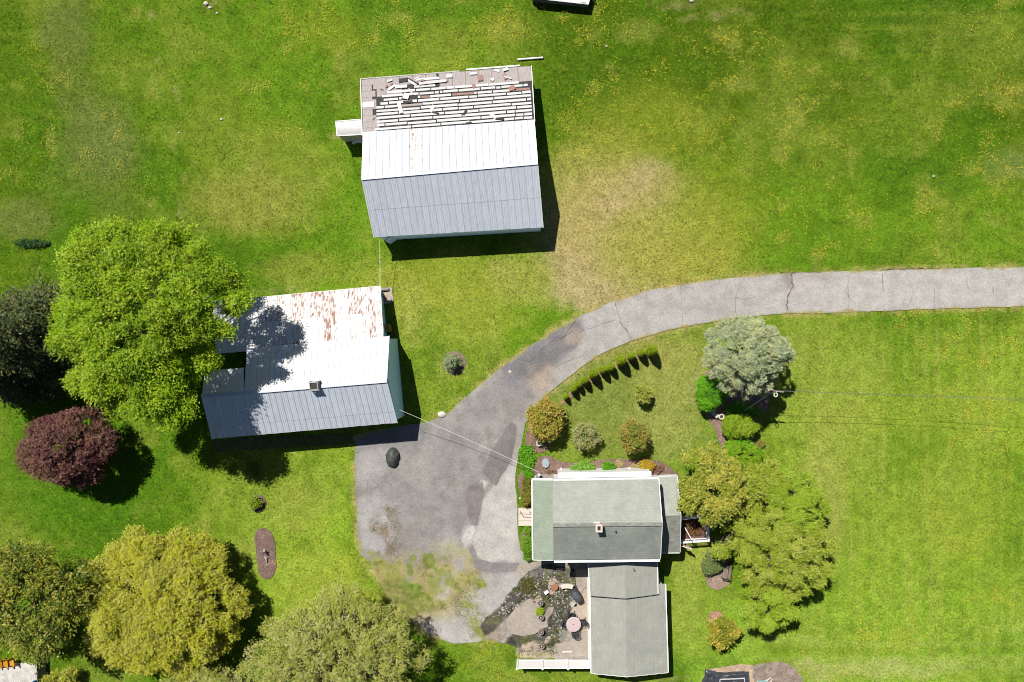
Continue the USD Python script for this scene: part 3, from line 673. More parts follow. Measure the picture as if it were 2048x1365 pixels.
pp = np.vstack([pp, scatter([(1040, 1276), (1110, 1284), (1120, 1312), (1040, 1312)], 90, rng), scatter([(1044, 1160), (1066, 1152), (1068, 1180), (1050, 1184)], 60, rng)]); pp[:, 2] = .05
m, c = blade_tufts(pp, rng, .1, 9, [C(120, 130, 70), C(140, 140, 60), C(96, 110, 60), C(160, 160, 70)], .09, .02)
obj('patio_weeds', m, MT['leaf'].GetPath(), None, tone=c, label='weeds growing through the mossy gaps of the patio', kind='stuff', cat='weeds')

rng = np.random.default_rng(9); rp = scatter([(968, 1250), (1030, 1172), (1060, 1146), (1150, 1140), (1150, 1200), (1130, 1240), (1124, 1284), (1090, 1290), (1110, 1215), (1060, 1194), (1010, 1234)], 900, rng, band, .5)
om = trimesh.creation.octahedron() if hasattr(trimesh.creation, 'octahedron') else trimesh.creation.icosahedron()
ov, of = np.array(om.vertices), np.array(om.faces); sz = rng.uniform(.03, .11, (len(rp), 1, 1)) * np.array([1, .8, .45])
vv = (ov[None] * (1 + rng.normal(0, .2, (len(rp), len(ov), 1)))) * sz + (rp + [0, 0, .02])[:, None]
pc = np.array([C(150, 146, 140), C(186, 180, 170), C(96, 92, 88), C(128, 120, 108), C(120, 122, 90), C(210, 204, 196)])[rng.integers(6, size=len(rp))]
obj('patio_rubble', (vv.reshape(-1, 3), (of[None] + np.arange(len(rp))[:, None, None] * len(ov)).reshape(-1, 3)), MT['mulch'].GetPath(), None, tone=np.repeat(pc, len(ov), 0), label='loose broken bits of stone on the mossy part of the patio', kind='stuff', cat='rubble')

# walkway from the yard to the porch
walk = thing('walkway', 'short pale pinkish walkway from the driveway to the green roofed porch', None, kind='structure')
for k, (y0, y1) in enumerate([(1016, 1028), (1028.6, 1041), (1041.6, 1052)]):
    obj('slab', prism([P(1037, y0, .01), P(1080, y0, .01), P(1080, y1, .01), P(1036.5, y1, .01)], (0, 0, .07 + .002 * k)), MT['pink'].GetPath(), walk)
rail = thing('handrail', 'thin dark handrail standing along the pinkish porch walkway', 'handrail', (0, 0, 0))
for x in (1041, 1060):
    obj('post', tube([P(x, 1023, .05), P(x, 1023, .05) + [0, 0, .85]], .022, 6), MT['wood'].GetPath(), rail)
obj('top_rail', tube([P(1040, 1023, 0) + [0, 0, .92], P(1063, 1024.5, 0) + [0, 0, .92]], .026, 6), MT['wood'].GetPath(), rail)

# ------------------------------------------------------------------ mulch beds
def bed(name, pts, label, col=(138, 112, 100), seed=1, z=.03, step=.16, amp=.06, bump=.03):
    m = sheet(W(pts), step, z, amp, seed, bumpy=bump)
    t = np.tile(np.array(C(*col)), (len(m[0]), 1)) * (.8 + .4 * sample(fD, m[0][:, :2])[:, None]) 
    t *= 1 + .22 * (sample(fC, m[0][:, :2])[:, None] - .5) * np.array([1, 1, .9])
    obj(name, m, MT['mulch'].GetPath(), None, tone=t, label=label, kind='structure')
bed('mulch_bed', [(1050, 1010), (1040, 990), (1034, 958), (1044, 940), (1062, 930), (1078, 914), (1100, 912), (1122, 924), (1160, 926), (1200, 920), (1270, 918), (1320, 922), (1345, 940), (1360, 955), (1340, 966), (1080, 968), (1078, 1012), (1052, 1012)], 'brown mulch bed along the north and west sides of the house', (150, 122, 112), 101)
bed('mulch_bed', [(1048, 1056), (1064, 1056), (1080, 1056), (1080, 1120), (1064, 1118), (1050, 1106), (1044, 1085), (1044, 1066)], 'brown mulch strip south of the porch walkway', (150, 122, 112), 102)
bed('mulch_bed', [(1052, 870), (1064, 845), (1090, 850), (1106, 862), (1104, 890), (1090, 905), (1066, 908), (1052, 895)], 'round mulch bed under the golden tree beside the driveway', (146, 118, 106), 103)
bed('mulch_bed', [(1398, 770), (1410, 745), (1440, 735), (1520, 740), (1545, 780), (1535, 815), (1512, 850), (1512, 885), (1522, 910), (1500, 945), (1450, 930), (1440, 890), (1428, 855), (1408, 825), (1397, 800)], 'long curving mulch bed under the blue spruce and round shrubs', (162, 134, 124), 104)
bed('mulch_bed', [(514, 1060), (530, 1057), (543, 1066), (550, 1090), (553, 1135), (545, 1155), (531, 1160), (519, 1150), (513, 1110), (509, 1075)], 'oblong mulch bed with pale driftwood on the west lawn', (136, 112, 106), 105)
bed('mulch_bed', [(497, 1004), (503, 993), (517, 989), (529, 995), (534, 1007), (528, 1020), (512, 1026), (500, 1017)], 'small round mulch bed around a lone shrub on the west lawn', (136, 112, 106), 106)
bed('mulch_bed', [(1410, 1120), (1420, 1102), (1440, 1100), (1456, 1118), (1464, 1150), (1456, 1172), (1436, 1181), (1416, 1174), (1408, 1150)], 'mulch bed with a wooden bench and round shrub east of the house', (172, 148, 132), 107)
bed('mulch_bed', [(1414, 1240), (1420, 1226), (1434, 1222), (1446, 1229), (1450, 1243), (1440, 1256), (1422, 1256)], 'round reddish bare bed beside the small golden tree', (186, 146, 120), 108)
bed('mulch_bed', [(889, 722), (898, 706), (914, 702), (928, 712), (932, 730), (922, 746), (904, 749), (891, 740)], 'round mulch bed around the dwarf spruce by the driveway', (150, 132, 116), 109, amp=.1)
bed('mulch_bed', [(1120, 806), (1140, 782), (1170, 758), (1210, 732), (1250, 714), (1300, 694), (1312, 700), (1310, 712), (1262, 722), (1210, 750), (1160, 780), (1128, 808)], 'narrow earth strip under the curved row of clipped conical shrubs', (158, 140, 100), 110, amp=.12)
bed('gravel_patch', [(758, 577), (784, 575), (787, 602), (786, 606), (760, 610)], 'stony bare ground at the north east corner of the small barn', (200, 184, 168), 111, amp=.05)
bed('rubble_ground', [(1505, 1332), (1535, 1326), (1560, 1321), (1580, 1328), (1592, 1340), (1604, 1354), (1606, 1372), (1600, 1400), (1510, 1400)], 'grey brown heap of wood chips at the bottom right', (166, 150, 138), 112, amp=.2, bump=.35)
bed('sandy_border', [(1404, 1362), (1412, 1341), (1440, 1336), (1480, 1329), (1507, 1331), (1509, 1400), (1400, 1400)], 'sandy rim around the black tarpaulin heap at the bottom right', (206, 180, 156), 113, amp=.1)
bed('neighbour_patio', [(-40, 1330), (60, 1326), (74, 1330), (76, 1420), (-40, 1420)], 'pale paved patio at the bottom left corner', (222, 218, 212), 114, z=.06, amp=.02, bump=0)
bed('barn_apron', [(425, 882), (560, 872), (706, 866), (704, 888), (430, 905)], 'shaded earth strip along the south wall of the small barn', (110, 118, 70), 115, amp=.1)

# ------------------------------------------------------------------ the large barn
barn = thing('large_barn', 'large barn with white metal roof and broken boards on its north slope', 'barn')
zr, ze, zm, zn, zt = 5.7, 2.9, 3.75, 2.15, 3.55
RW, RE = P(724, 358, zr), P(1075, 327, zr)
SW_, SE_ = P(748, 475, ze), P(1086, 455, ze)
NW_, NE_ = P(727, 265, zm), P(1068, 240, zm)
LW, LE = P(725.5, 272, zt), P(1069, 246, zt)
KW, KE = P(722, 159, zn), P(1062, 132, zn)
rng = np.random.default_rng(11)
qN, qS, qL = [RW, RE, NE_, NW_], [RW, RE, SE_, SW_], [LW, LE, KE, KW]
ex = (RE - RW) / np.linalg.norm(RE - RW); ey = np.array([-ex[1], ex[0], 0]); ey /= np.linalg.norm(ey)
obj('roof_deck', cat([slab(qN, .1, .006), slab(qS, .1, .006)]), MT['under'].GetPath(), barn)
obj('roof_deck', slab(qL, .12), MT['deckdark'].GetPath(), barn)
A2 = [MT['steel'].GetPath(), MT['steel2'].GetPath()]
roofw = [MT['rust0'].GetPath()] * 3 + [MT['steel'].GetPath()]
def pickN(i, r):
    return MT['rust1'].GetPath() if i in (7, 8) else A2[i * 7 % 2]
roof_panels(barn, qN, 26, A2, rng, gap=.02, pick=pickN)
roof_panels(barn, qS, 26, A2, rng, split=.52)
obj('ridge_cap', cat([bar(RW + [0, 0, .03] - ex * .03, RE + [0, 0, .03] + ex * .03, .2, .03)]), A2[0], barn)
obj('barge_board', cat([bar(RE + ex * .02 - [0, 0, .06], SE_ + ex * .02 - [0, 0, .06], .05, .16), bar(RE + ex * .02 - [0, 0, .06], NE_ + ex * .02 - [0, 0, .06], .05, .16)]), MT['white'].GetPath(), barn)
obj('barge_board', cat([bar(RW - ex * .02 - [0, 0, .06], SW_ - ex * .02 - [0, 0, .06], .05, .16), bar(RW - ex * .02 - [0, 0, .06], NW_ - ex * .02 - [0, 0, .06], .05, .16)]), MT['white'].GetPath(), barn)
obj('barge_board', bar(LE + ex * .03, KE + ex * .03, .06, .14), MT['white'].GetPath(), barn); obj('barge_board', bar(LW - ex * .03, KW - ex * .03, .06, .14), MT['white'].GetPath(), barn)
obj('eave_board', bar(KW + ey * .02, KW * .42 + KE * .58 + ey * .02, .06, .12), MT['shinglew2'].GetPath(), barn)
obj('gutter', bar(KW * .38 + KE * .62 + ey * .1, KE + ey * .1 - ex * .9, .1, .09), MT['white'].GetPath(), barn)
# walls: base set in under the eaves
def low(p, ins=(0, 0), z=0.0):
    return np.array([p[0], p[1], z]) + ex * ins[0] + ey * ins[1]
sw, se = low(SW_, (.2, .1)), low(SE_, (-.2, .1)); nw, ne = low(KW, (.2, -.25)), low(KE, (-.2, -.25)); mw, me = low(NW_, (.2, -.1)), low(NE_, (-.2, -.1)); rw, re = low(RW, (.2, 0)), low(RE, (-.2, 0))
up = lambda p, z: np.array([p[0], p[1], z])
obj('wall', prism([sw, se, up(se, ze - .05), up(sw, ze - .05)], ey * .12), MT['bluewall'].GetPath(), barn)
for a, b, c, sgn in ((se, re, me, -1), (sw, rw, mw, 1)):
    obj('wall', prism([a, up(c, 0), up(c, zm - .17), up(b, zr - .17), up(a, ze - .1)], ex * .12 * sgn), MT['bluewall'].GetPath(), barn)
obj('wall', prism([up(me, 0), ne, up(ne, zn - .16), up(me, zt - .2)], -ex * .12), MT['bluewall'].GetPath(), barn)
obj('wall', prism([up(mw, 0), nw, up(nw, zn - .16), up(mw, zt - .2)], ex * .12), MT['brick'].GetPath(), barn, label='weathered reddish wall of the lean-to')
obj('wall', prism([nw, ne, up(ne, zn - .16), up(nw, zn - .16)], -ey * .12), MT['bluewall'].GetPath(), barn)
for k in range(14):
    a = sw * (1 - (k + .5) / 14) + se * (k + .5) / 14
    obj('wall_batten', bar(a - ey * .012 + [0, 0, .05], a - ey * .012 + [0, 0, ze - .1], .05, .03, up=ey), MT['bluewall'].GetPath(), barn)
d0, d1 = P(797, 478, 0), P(781, 489, 0)
dr = thing('barn_door', 'pale blue barn door standing open at the south west corner of the large barn', 'door')
dn = np.cross(d1 - d0, [0, 0, 1]); dn /= np.linalg.norm(dn)
obj('door_leaf', prism([d0 + [0, 0, .05], d1 + [0, 0, .05], d1 + [0, 0, 2.35], d0 + [0, 0, 2.35]], dn * .05), MT['bluewall'].GetPath(), dr)
for z in (.25, 1.2, 2.15):
    obj('cross_rail', bar(d0 + [0, 0, z] - dn * .02, d1 + [0, 0, z] - dn * .02, .03, .12), MT['bluewall'].GetPath(), dr)
# north lean-to: grey decking showing where the boards are gone, then rows of white boards, whole, broken and slid
def Q(px, py):
    """(u, v) on the lean-to roof of a photo point: v runs from its top edge to the north eave."""
    return px, py
nrow = 15
def board(u0, u1, v0, v1, m, rot=0, off=.02, name='roof_board', th=.022):
    obj(name, plate(qL, u0, u1, v0, v1, off, th, rot), MT[m].GetPath(), barn)
for k in range(9):      # decking sheets along the west edge and the north edge
    board(.003, .052 + (.01 if k % 2 else .03), .02 + k * .108, .125 + k * .108, 'deckgrey', 0, .004, 'decking_sheet', .012)
board(.055, .085, .48, .62, 'deckgrey', 0, .005, 'decking_sheet', .012); board(.06, .1, .1, .3, 'deckgrey', 0, .004, 'decking_sheet', .012)
board(.005, .072, .485, .58, 'shinglew', 0, .03)
for k in range(12):
    u = .07 + k * .0775
    v0 = .8 if k in (0, 1) else (.86 if k < 5 else .70 + .03 * (k % 2))
    if k in (2,): v0 = .84
    board(u, u + .0755, v0, .993, 'deckgrey', 0, .006 + .002 * (k % 2), 'decking_sheet', .012)
for k in range(3):
    board(.09 + .05 * k, .138 + .05 * k, .66, .86, 'deckgrey', 0, .004, 'decking_sheet', .012)
rows = [(.012 + k * .0628, .012 + k * .0628 + .037) for k in range(13)]
starts = [.10, .07, .085, .085, .085, .085, .085, .085, .11, .13, .12, .15, .31]
ends = [.995] * 11 + [.93, .52]
for k, ((v0, v1), s, e) in enumerate(zip(rows, starts, ends)):
    u = s
    while u < e - .02:
        ln = rng.choice([.05, .09, .13, .17, .2, .22, .26]); 
        if k in (9, 10): ln = rng.choice([.02, .03, .05, .09, .13])
        u2 = min(e, u + ln)
        miss = (k >= 9 and rng.random() < .16) or (k in (7, 8) and .2 < u < .3) or rng.random() < .02
        if not miss:
            dv = rng.uniform(-.004, .004)
            board(u, u2 - .0065, v0 + dv, v1 + dv + rng.uniform(-.002, .004), 'shinglew' if rng.random() < .8 else 'shinglew2', rng.normal(0, .25), .02 + .003 * (k % 2))
        else:
            board(u, u2 - .004, v0, v1, rng.choice(['brick', 'deckdark', 'deckgrey']), 0, .01, 'broken_board', .01)
        u = u2
for u, v, a, b, r, m in [(.235, .80, .07, .05, 0, 'shinglew'), (.295, .865, .075, .035, -38, 'shinglew'), (.31, .88, .075, .012, -38, 'deckdark'), (.25, .915, .055, .07, 4, 'deckdark'), (.18, .80, .05, .04, 35, 'shinglew'), (.262, .62, .035, .1, -20, 'shinglew'), (.29, .70, .045, .02, -60, 'shinglew2'),
                         (.225, .42, .022, .19, 12, 'shinglew'), (.41, .37, .02, .13, -28, 'shinglew'), (.765, .16, .02, .13, 40, 'shinglew'), (.60, .26, .012, .1, -35, 'deckdark'), (.27, .52, .055, .05, 3, 'deckdark'), (.43, .29, .04, .02, -20, 'deckdark'), (.80, .1, .05, .03, -12, 'deckdark'), (.62, .065, .035, .03, 0, 'deckdark'),
                         (.39, .905, .14, .04, 0, 'shinglew'), (.42, .83, .16, .045, 2, 'shinglew2'), (.52, .92, .035, .06, 0, 'shinglew'), (.66, .93, .04, .04, 0, 'shinglew'), (.80, .955, .03, .04, -20, 'shinglew'), (.85, .955, .03, .05, 15, 'shinglew'), (.845, .83, .018, .1, 10, 'brick'), (.88, .62, .04, .08, 20, 'brick'), (.86, .81, .05, .02, -25, 'shinglew2'),
                         (.18, .86, .02, .015, 20, 'brick'), (.12, .78, .02, .012, -20, 'brick'), (.15, .82, .02, .02, 35, 'brick'), (.66, .71, .02, .07, 8, 'brick'), (.70, .84, .03, .1, 3, 'brick'), (.45, .95, .012, .05, 30, 'deckdark'), (.33, .93, .03, .02, 25, 'shinglew2'), (.36, .88, .02, .03, -10, 'brick'), (.50, .84, .02, .03, -10, 'brick'), (.77, .80, .02, .05, -40, 'shinglew2'), (.17, .92, .03, .03, 15, 'shinglew2')]:
    board(u - a / 2, u + a / 2, v - b / 2, v + b / 2, m, r, .05 + rng.uniform(0, .09), 'loose_board', .03)

# small white annex on its west side
annex = thing('annex_shed', 'small white round cornered shed roof against the west wall of the large barn', 'shed')
za = 2.1
a0, a1, a2, a3 = P(672, 243.6, za), P(722, 239.5, za), P(724.5, 270, za), P(675, 272.8, za)
nu = 9; pv = []
for i in range(nu + 1):
    t = i / nu; hgt = .16 * math.sin(math.pi * (t * .8 + .1)) 
    pv.append((a0 * (1 - t) + a3 * t + [0, 0, hgt], a1 * (1 - t) + a2 * t + [0, 0, hgt]))
v = np.array([p for a, b in pv for p in (a, b)]); v2 = v - [0, 0, .1]; n2 = len(v)
f = [(2 * i, 2 * i + 2, 2 * i + 3) for i in range(nu)] + [(2 * i, 2 * i + 3, 2 * i + 1) for i in range(nu)]
f += [(n2 + b, n2 + a, n2 + c) for a, b, c in list(f)]
f += [(2 * i, n2 + 2 * i, n2 + 2 * i + 2) for i in range(nu)] + [(2 * i, n2 + 2 * i + 2, 2 * i + 2) for i in range(nu)] + [(2 * i + 1, n2 + 2 * i + 3, n2 + 2 * i + 1) for i in range(nu)] + [(2 * i + 1, 2 * i + 3, n2 + 2 * i + 3) for i in range(nu)]
f += [(0, 1, n2 + 1), (0, n2 + 1, n2), (n2 - 2, n2 + n2 - 1, n2 - 1), (n2 - 2, n2 + n2 - 2, n2 + n2 - 1)]
obj('roof', (np.vstack([v, v2]), np.array(f)), MT['annex'].GetPath(), annex, 40)
obj('roof_trim', cat([bar(a0 + [0, 0, .06], a1 + [0, 0, .06], .05, .08), bar(a3 + [0, 0, .06], a2 + [0, 0, .06], .05, .08), bar(a0 + [0, 0, .08], a3 + [0, 0, .08], .07, .1)]), MT['white'].GetPath(), annex)
g = [up(p, 0) for p in (a0, a1, a2, a3)]; ctr = sum(g) / 4
g = [ctr + (p - ctr) * .92 for p in g]
for i in range(4):
    a, b = g[i], g[(i + 1) % 4]
    obj('wall', prism([a, b, up(b, za), up(a, za)], (ctr - (a + b) / 2) / np.linalg.norm(ctr - (a + b) / 2) * .08), MT['cream'].GetPath(), annex)
obj('link_roof', prism([P(722.8, 241, 1.9), P(727.5, 241, 1.95), P(728, 272, 1.95), P(725, 272, 1.9)], (0, 0, -.06)), MT['brick'].GetPath(), annex)

# ------------------------------------------------------------------ the small barn
sb = thing('small_barn', 'small barn with grey metal gable roof and rust streaked north lean-to', 'barn')
zr, ze = 5.6, 3.4
RW, RM, RE = P(404, 793, zr), P(488, 786, zr), P(773, 762, zr)
SW_, SE_ = P(425, 878, ze), P(794, 846, ze)
zn_ = 3.5
NM, NE_ = P(494, 697, zn_), P(778, 673, zn_)
qS = [RW, RE, SE_, SW_]; qN = [RM, RE, NE_, NM]
qW = [RW, RM, P(488, 736, 4.4), P(410, 742, 4.4)]
ex = (RE - RW) / np.linalg.norm(RE - RW); ey = np.array([-ex[1], ex[0], 0]); ey /= np.linalg.norm(ey)
rng = np.random.default_rng(12)
obj('roof_deck', cat([slab(qN, .1, .006), slab(qS, .1, .006)]), MT['under'].GetPath(), sb)
obj('roof_deck', slab(qW, .1), MT['under'].GetPath(), sb)
roof_panels(sb, qN, 24, A2, rng, rib=.03, pick=lambda i, r: MT['rust0'].GetPath() if i % 5 else A2[0])
roof_panels(sb, qS, 31, A2, rng, split=.72, rib=.03)
roof_panels(sb, qW, 7, [MT['rust0'].GetPath()], rng)
obj('ridge_cap', bar(RW + [0, 0, .045] - ex * .03, RE + [0, 0, .045] + ex * .03, .26, .03), A2[0], sb)
for a, b in ((RE, SE_), (RE, NE_)):
    obj('barge_board', bar(a + ex * .02 - [0, 0, .05], b + ex * .02 - [0, 0, .05], .05, .15), A2[0], sb)
obj('barge_board', bar(RW - ex * .02 - [0, 0, .05], SW_ - ex * .02 - [0, 0, .05], .05, .15), A2[0], sb)
LN, LS = 2.1, 3.25
l0, l1 = P(425, 604, LN), P(760, 573, LN); l2, l3 = P(766, 682, LS), P(432, 708, LS)
qL = [l3, l2, l1, l0]
obj('roof_deck', slab(qL, .08), MT['under'].GetPath(), sb)
RUST = [MT[f'rust{i}'].GetPath() for i in range(4)]
def pick(i, r):
    band = {8: 1, 9: 1, 10: 2, 11: 1, 12: 2, 13: 2, 14: 1, 15: 2, 16: 2, 17: 2, 18: 2, 19: 1, 20: 1, 21: 2, 22: 2, 23: 1, 24: 2, 25: 1}.get(i, 0)
    if r == 0:
        band = {10: 1, 16: 1, 17: 3, 18: 2, 23: 1, 24: 2, 25: 1, 12: 1, 13: 1, 21: 1}.get(i, 0)
    return RUST[band]
roof_panels(sb, qL, 26, RUST, rng, split=.52, rib=.022, pick=pick)
obj('eave_board', bar(l0 - [0, 0, .08] + ey * .02, l1 - [0, 0, .08] + ey * .02, .04, .12), MT['white'].GetPath(), sb)
obj('barge_board', bar(l1 + ex * .02 - [0, 0, .05], l2 + ex * .02 - [0, 0, .05], .04, .12), MT['white'].GetPath(), sb)
sw, se = low(SW_, (.25, .3)), low(SE_, (0, .3)); mw, me = low(P(432, 706, zn_), (.25, -.15)), low(NE_, (0, -.25)); rw, re = low(RW, (.25, 0)), low(RE, (0, 0))
re = se * .5 + me * .5
obj('wall', prism([sw, se, up(se, ze), up(sw, ze)], ey * .1), MT['tealwall'].GetPath(), sb)
obj('wall', prism([se, me, up(me, zn_ - .1), up(re, zr - .2), up(se, ze - .1)], -ex * .1), MT['tealwall'].GetPath(), sb)
obj('wall', prism([sw, low(P(410, 742, 4.4), (.25, 0)), up(low(P(410, 742, 4.4), (.25, 0)), 4.2), up(rw, zr - .2), up(sw, ze - .1)], ex * .1), MT['tealwall'].GetPath(), sb)
wn = [low(P(410, 742, 4.4), (.25, -.1)), low(P(488, 736, 4.4), (.2, -.1))]
obj('wall', prism([wn[0], wn[1], up(wn[1], 4.25), up(wn[0], 4.25)], -ey * .1), MT['tealwall'].GetPath(), sb)
wm = [wn[1], low(NM, (.2, 0))]
obj('wall', prism([wm[0], wm[1], up(wm[1], zn_ - .15), up(wm[0], 4.25)], ex * .1), MT['tealwall'].GetPath(), sb)
e0, e1 = low(l2, (-.25, 0)), low(l1, (-.25, -.25)); w0, w1 = low(l3, (.25, 0)), low(l0, (.25, -.25))
obj('wall', prism([e0, e1, up(e1, LN - .12), up(e0, LS - .12)], -ex * .1), MT['tealwall'].GetPath(), sb)
obj('wall', prism([w0, w1, up(w1, LN - .12), up(w0, LS - .12)], ex * .1), MT['tealwall'].GetPath(), sb)
obj('wall', prism([w1, e1, up(e1, LN - .12), up(w1, LN - .12)], -ey * .1), MT['tealwall'].GetPath(), sb)
obj('wall', prism([w0, low(NM, (.1, 0)), up(low(NM, (.1, 0)), LS - .12), up(w0, LS - .12)], ey * .1), MT['tealwall'].GetPath(), sb)
# corner boards on the visible gable
for p, h in ((se, ze - .15), (me, zn_ - .2)):
    obj('corner_board', bar(p + ex * .012, p + ex * .012 + [0, 0, h], .03, .1, up=ey), MT['tealwall'].GetPath(), sb)
# cupola on the ridge
cu = P(631, 772, zr)
vent = thing('roof_cupola', 'weathered square vent box with white caps on the ridge of the small barn', 'cupola', tuple(cu + [0, 0, -.25]), math.degrees(math.atan2(ex[1], ex[0])))
obj('housing', box(.68, .68, .62, (0, 0, .31), bev=.01), MT['stoneg'].GetPath(), vent)
for s in (-1, 1):
    for q in (-1, 1):
        obj('corner_post', box(.1, .1, .7, (.33 * s, .33 * q, .35)), MT['deckgrey'].GetPath(), vent)
obj('lid', box(.5, .5, .05, (0, 0, .645), bev=.01), MT['deckdark'].GetPath(), vent)
for s in (-1, 1):
    obj('slat', box(.07, .74, .05, (.3 * s, 0, .73)), MT['deckgrey'].GetPath(), vent); obj('slat', box(.5, .07, .05, (0, .3 * s, .72)), MT['shinglew2'].GetPath(), vent)
obj('cap', box(.16, .22, .2, (-.06, -.42, .35), bev=.02), MT['white'].GetPath(), vent)

# ------------------------------------------------------------------ the house
hs = thing('house', 'white house with grey gable roof, brick chimney and green porch roof', 'house')
ze, zr = 4.6, 6.2
NWe, NEe, RWh, REh, SWe, SEe = P(1105.5, 962, ze), P(1317, 958.5, ze), P(1105.8, 1051, zr), P(1324, 1048.5, zr), P(1108, 1120.5, ze), P(1320.5, 1118, ze)
def G(n):
    return MT[n].GetPath()
obj('roof', cat([slab([RWh, REh, NEe, NWe], .14)]), G('roofgrey'), hs, label='sunlit north slope of grey shingles')
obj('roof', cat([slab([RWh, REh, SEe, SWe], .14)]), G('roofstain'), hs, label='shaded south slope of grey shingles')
hx = (REh - RWh) / np.linalg.norm(REh - RWh); hy = np.array([-hx[1], hx[0], 0])
obj('ridge_cap', bar(RWh + [0, 0, .02], REh + [0, 0, .02], .26, .03), G('roofold'), hs)
def gutter(parent, a, b, out, w=.14, h=.11):
    """A gutter trough along the eave a-b, open at the top."""
    a, b = a - [0, 0, .1], b - [0, 0, .1]
    m = cat([bar(a + out * (w / 2 + .01) - [0, 0, h / 2], b + out * (w / 2 + .01) - [0, 0, h / 2], w, .012), bar(a + out * (w + .012), b + out * (w + .012), .014, h), bar(a + out * .012, b + out * .012, .012, h)])
    obj('gutter', m, G('white'), parent)
gutter(hs, SWe, SEe, -hy, .22); gutter(hs, NWe, NEe, hy, .18)
obj('fascia', bar(NWe - [0, 0, .09] + hy * .004, NEe - [0, 0, .09] + hy * .004, .02, .18), G('white'), hs)
for a, b in ((REh, NEe), (REh, SEe)):
    obj('barge_board', bar(a + hx * .025 - [0, 0, .08], b + hx * .025 - [0, 0, .08], .05, .18), G('white'), hs)
ins = lambda p, dx, dy, z=0.0: np.array([p[0], p[1], z]) + hx * dx + hy * dy
hsw, hse, hnw, hne = ins(SWe, .1, .35), ins(SEe, -.15, .35), ins(NWe, .1, -.22), ins(NEe, -.15, -.22)
obj('wall', prism([hnw, hne, up(hne, ze - .12), up(hnw, ze - .12)], -hy * .15), G('white'), hs)
obj('wall', prism([hsw, hse, up(hse, ze - .12), up(hsw, ze - .12)], hy * .15), G('white'), hs)
rp = (hse + hne) / 2
for a, b, s in ((hse, hne, -1), (hsw, hnw, 1)):
    obj('wall', prism([a, b, up(b, ze - .1), up((a + b) / 2, zr - .3), up(a, ze - .1)], hx * .15 * s), G('white'), hs)
for k in range(22):         # lap siding boards on the north wall that shows
    z = .25 + k * .19
    obj('siding_board', prism([hnw + hy * .004 + [0, 0, z], hne + hy * .004 + [0, 0, z], hne + hy * .006 + [0, 0, z + .185], hnw + hy * .006 + [0, 0, z + .185]], hy * .014), G('white'), hs)
for t, zz0, hh in ((.2, 1.0, 1.3), (.5, 1.0, 1.3), (.78, 1.0, 1.3), (.3, 3.1, 1.1), (.7, 3.1, 1.1)):
    c = hnw * (1 - t) + hne * t + hy * .03
    w = obj('window', cat([bar(c + hx * s * .5 + [0, 0, zz0], c + hx * s * .5 + [0, 0, zz0 + hh], .08, .08) for s in (-1, 1)] + [bar(c - hx * .54 + [0, 0, zz0 + q], c + hx * .54 + [0, 0, zz0 + q], .09, .08) for q in (0, hh / 2, hh)]), G('white'), hs)
    obj('pane', prism([c - hx * .46 + [0, 0, zz0 + .03], c + hx * .46 + [0, 0, zz0 + .03], c + hx * .46 + [0, 0, zz0 + hh - .03], c - hx * .46 + [0, 0, zz0 + hh - .03]], hy * .01), G('glass'), w)
    obj('sill', bar(c - hx * .6 + [0, 0, zz0 - .06] + hy * .06, c + hx * .6 + [0, 0, zz0 - .06] + hy * .06, .16, .05), G('white'), w)
# bay at the foot of the north wall: white shelf roof seen in the photo
b0, b1 = P(1116, 959.5, 2.6), P(1303, 956.5, 2.6)
obj('bay_roof', prism([b0, b1, up(b1 + hy * .52, 2.5), up(b0 + hy * .52, 2.5)], (0, 0, -.06)), G('white'), hs)
for k in range(4):
    q0, q1 = b0 * (1 - k / 4) + b1 * k / 4 + hy * .46, b0 * (1 - (k + .985) / 4) + b1 * (k + .985) / 4 + hy * .46
    obj('bay_wall', prism([up(q0, 0), up(q1, 0), up(q1, 2.44), up(q0, 2.44)], -hy * .1), G('white'), hs)
# porch roof, west
zw, zi = 2.5, 3.25
p0, p1, p2, p3 = P(1064.5, 959.5, zw), P(1105, 960, zi), P(1107.3, 1121, zi), P(1066, 1120, zw)
obj('porch_roof', slab([p1, p2, p3, p0], .1), G('roofgreen'), hs)
obj('porch_fascia', bar(p0 - hx * .03 - [0, 0, .03], p3 - hx * .03 - [0, 0, .03], .1, .16), G('white'), hs)
obj('porch_fascia', cat([bar(p0 + hy * .03 - [0, 0, .04], p1 + hy * .03 - [0, 0, .04], .16, .14)]), G('white'), hs); obj('porch_fascia', bar(p3 - hy * .02 - [0, 0, .05], p2 - hy * .02 - [0, 0, .05], .04, .14), G('white'), hs)
for t in (0, .25, .42, .58, .75, 1):
    c = p0 * (1 - t) + p3 * t + hx * .25 + hy * (-.15 if t == 0 else (.15 if t == 1 else 0))
    obj('porch_post', bar(up(c, .05), up(c, zw - .05), .12, .12, up=hx), G('white'), hs)
obj('porch_floor', prism([ins(p0, .1, 0), ins(p1, .1, 0), ins(p2, .1, 0), ins(p3, .1, 0)], (0, 0, .35)), G('stoneg'), hs)
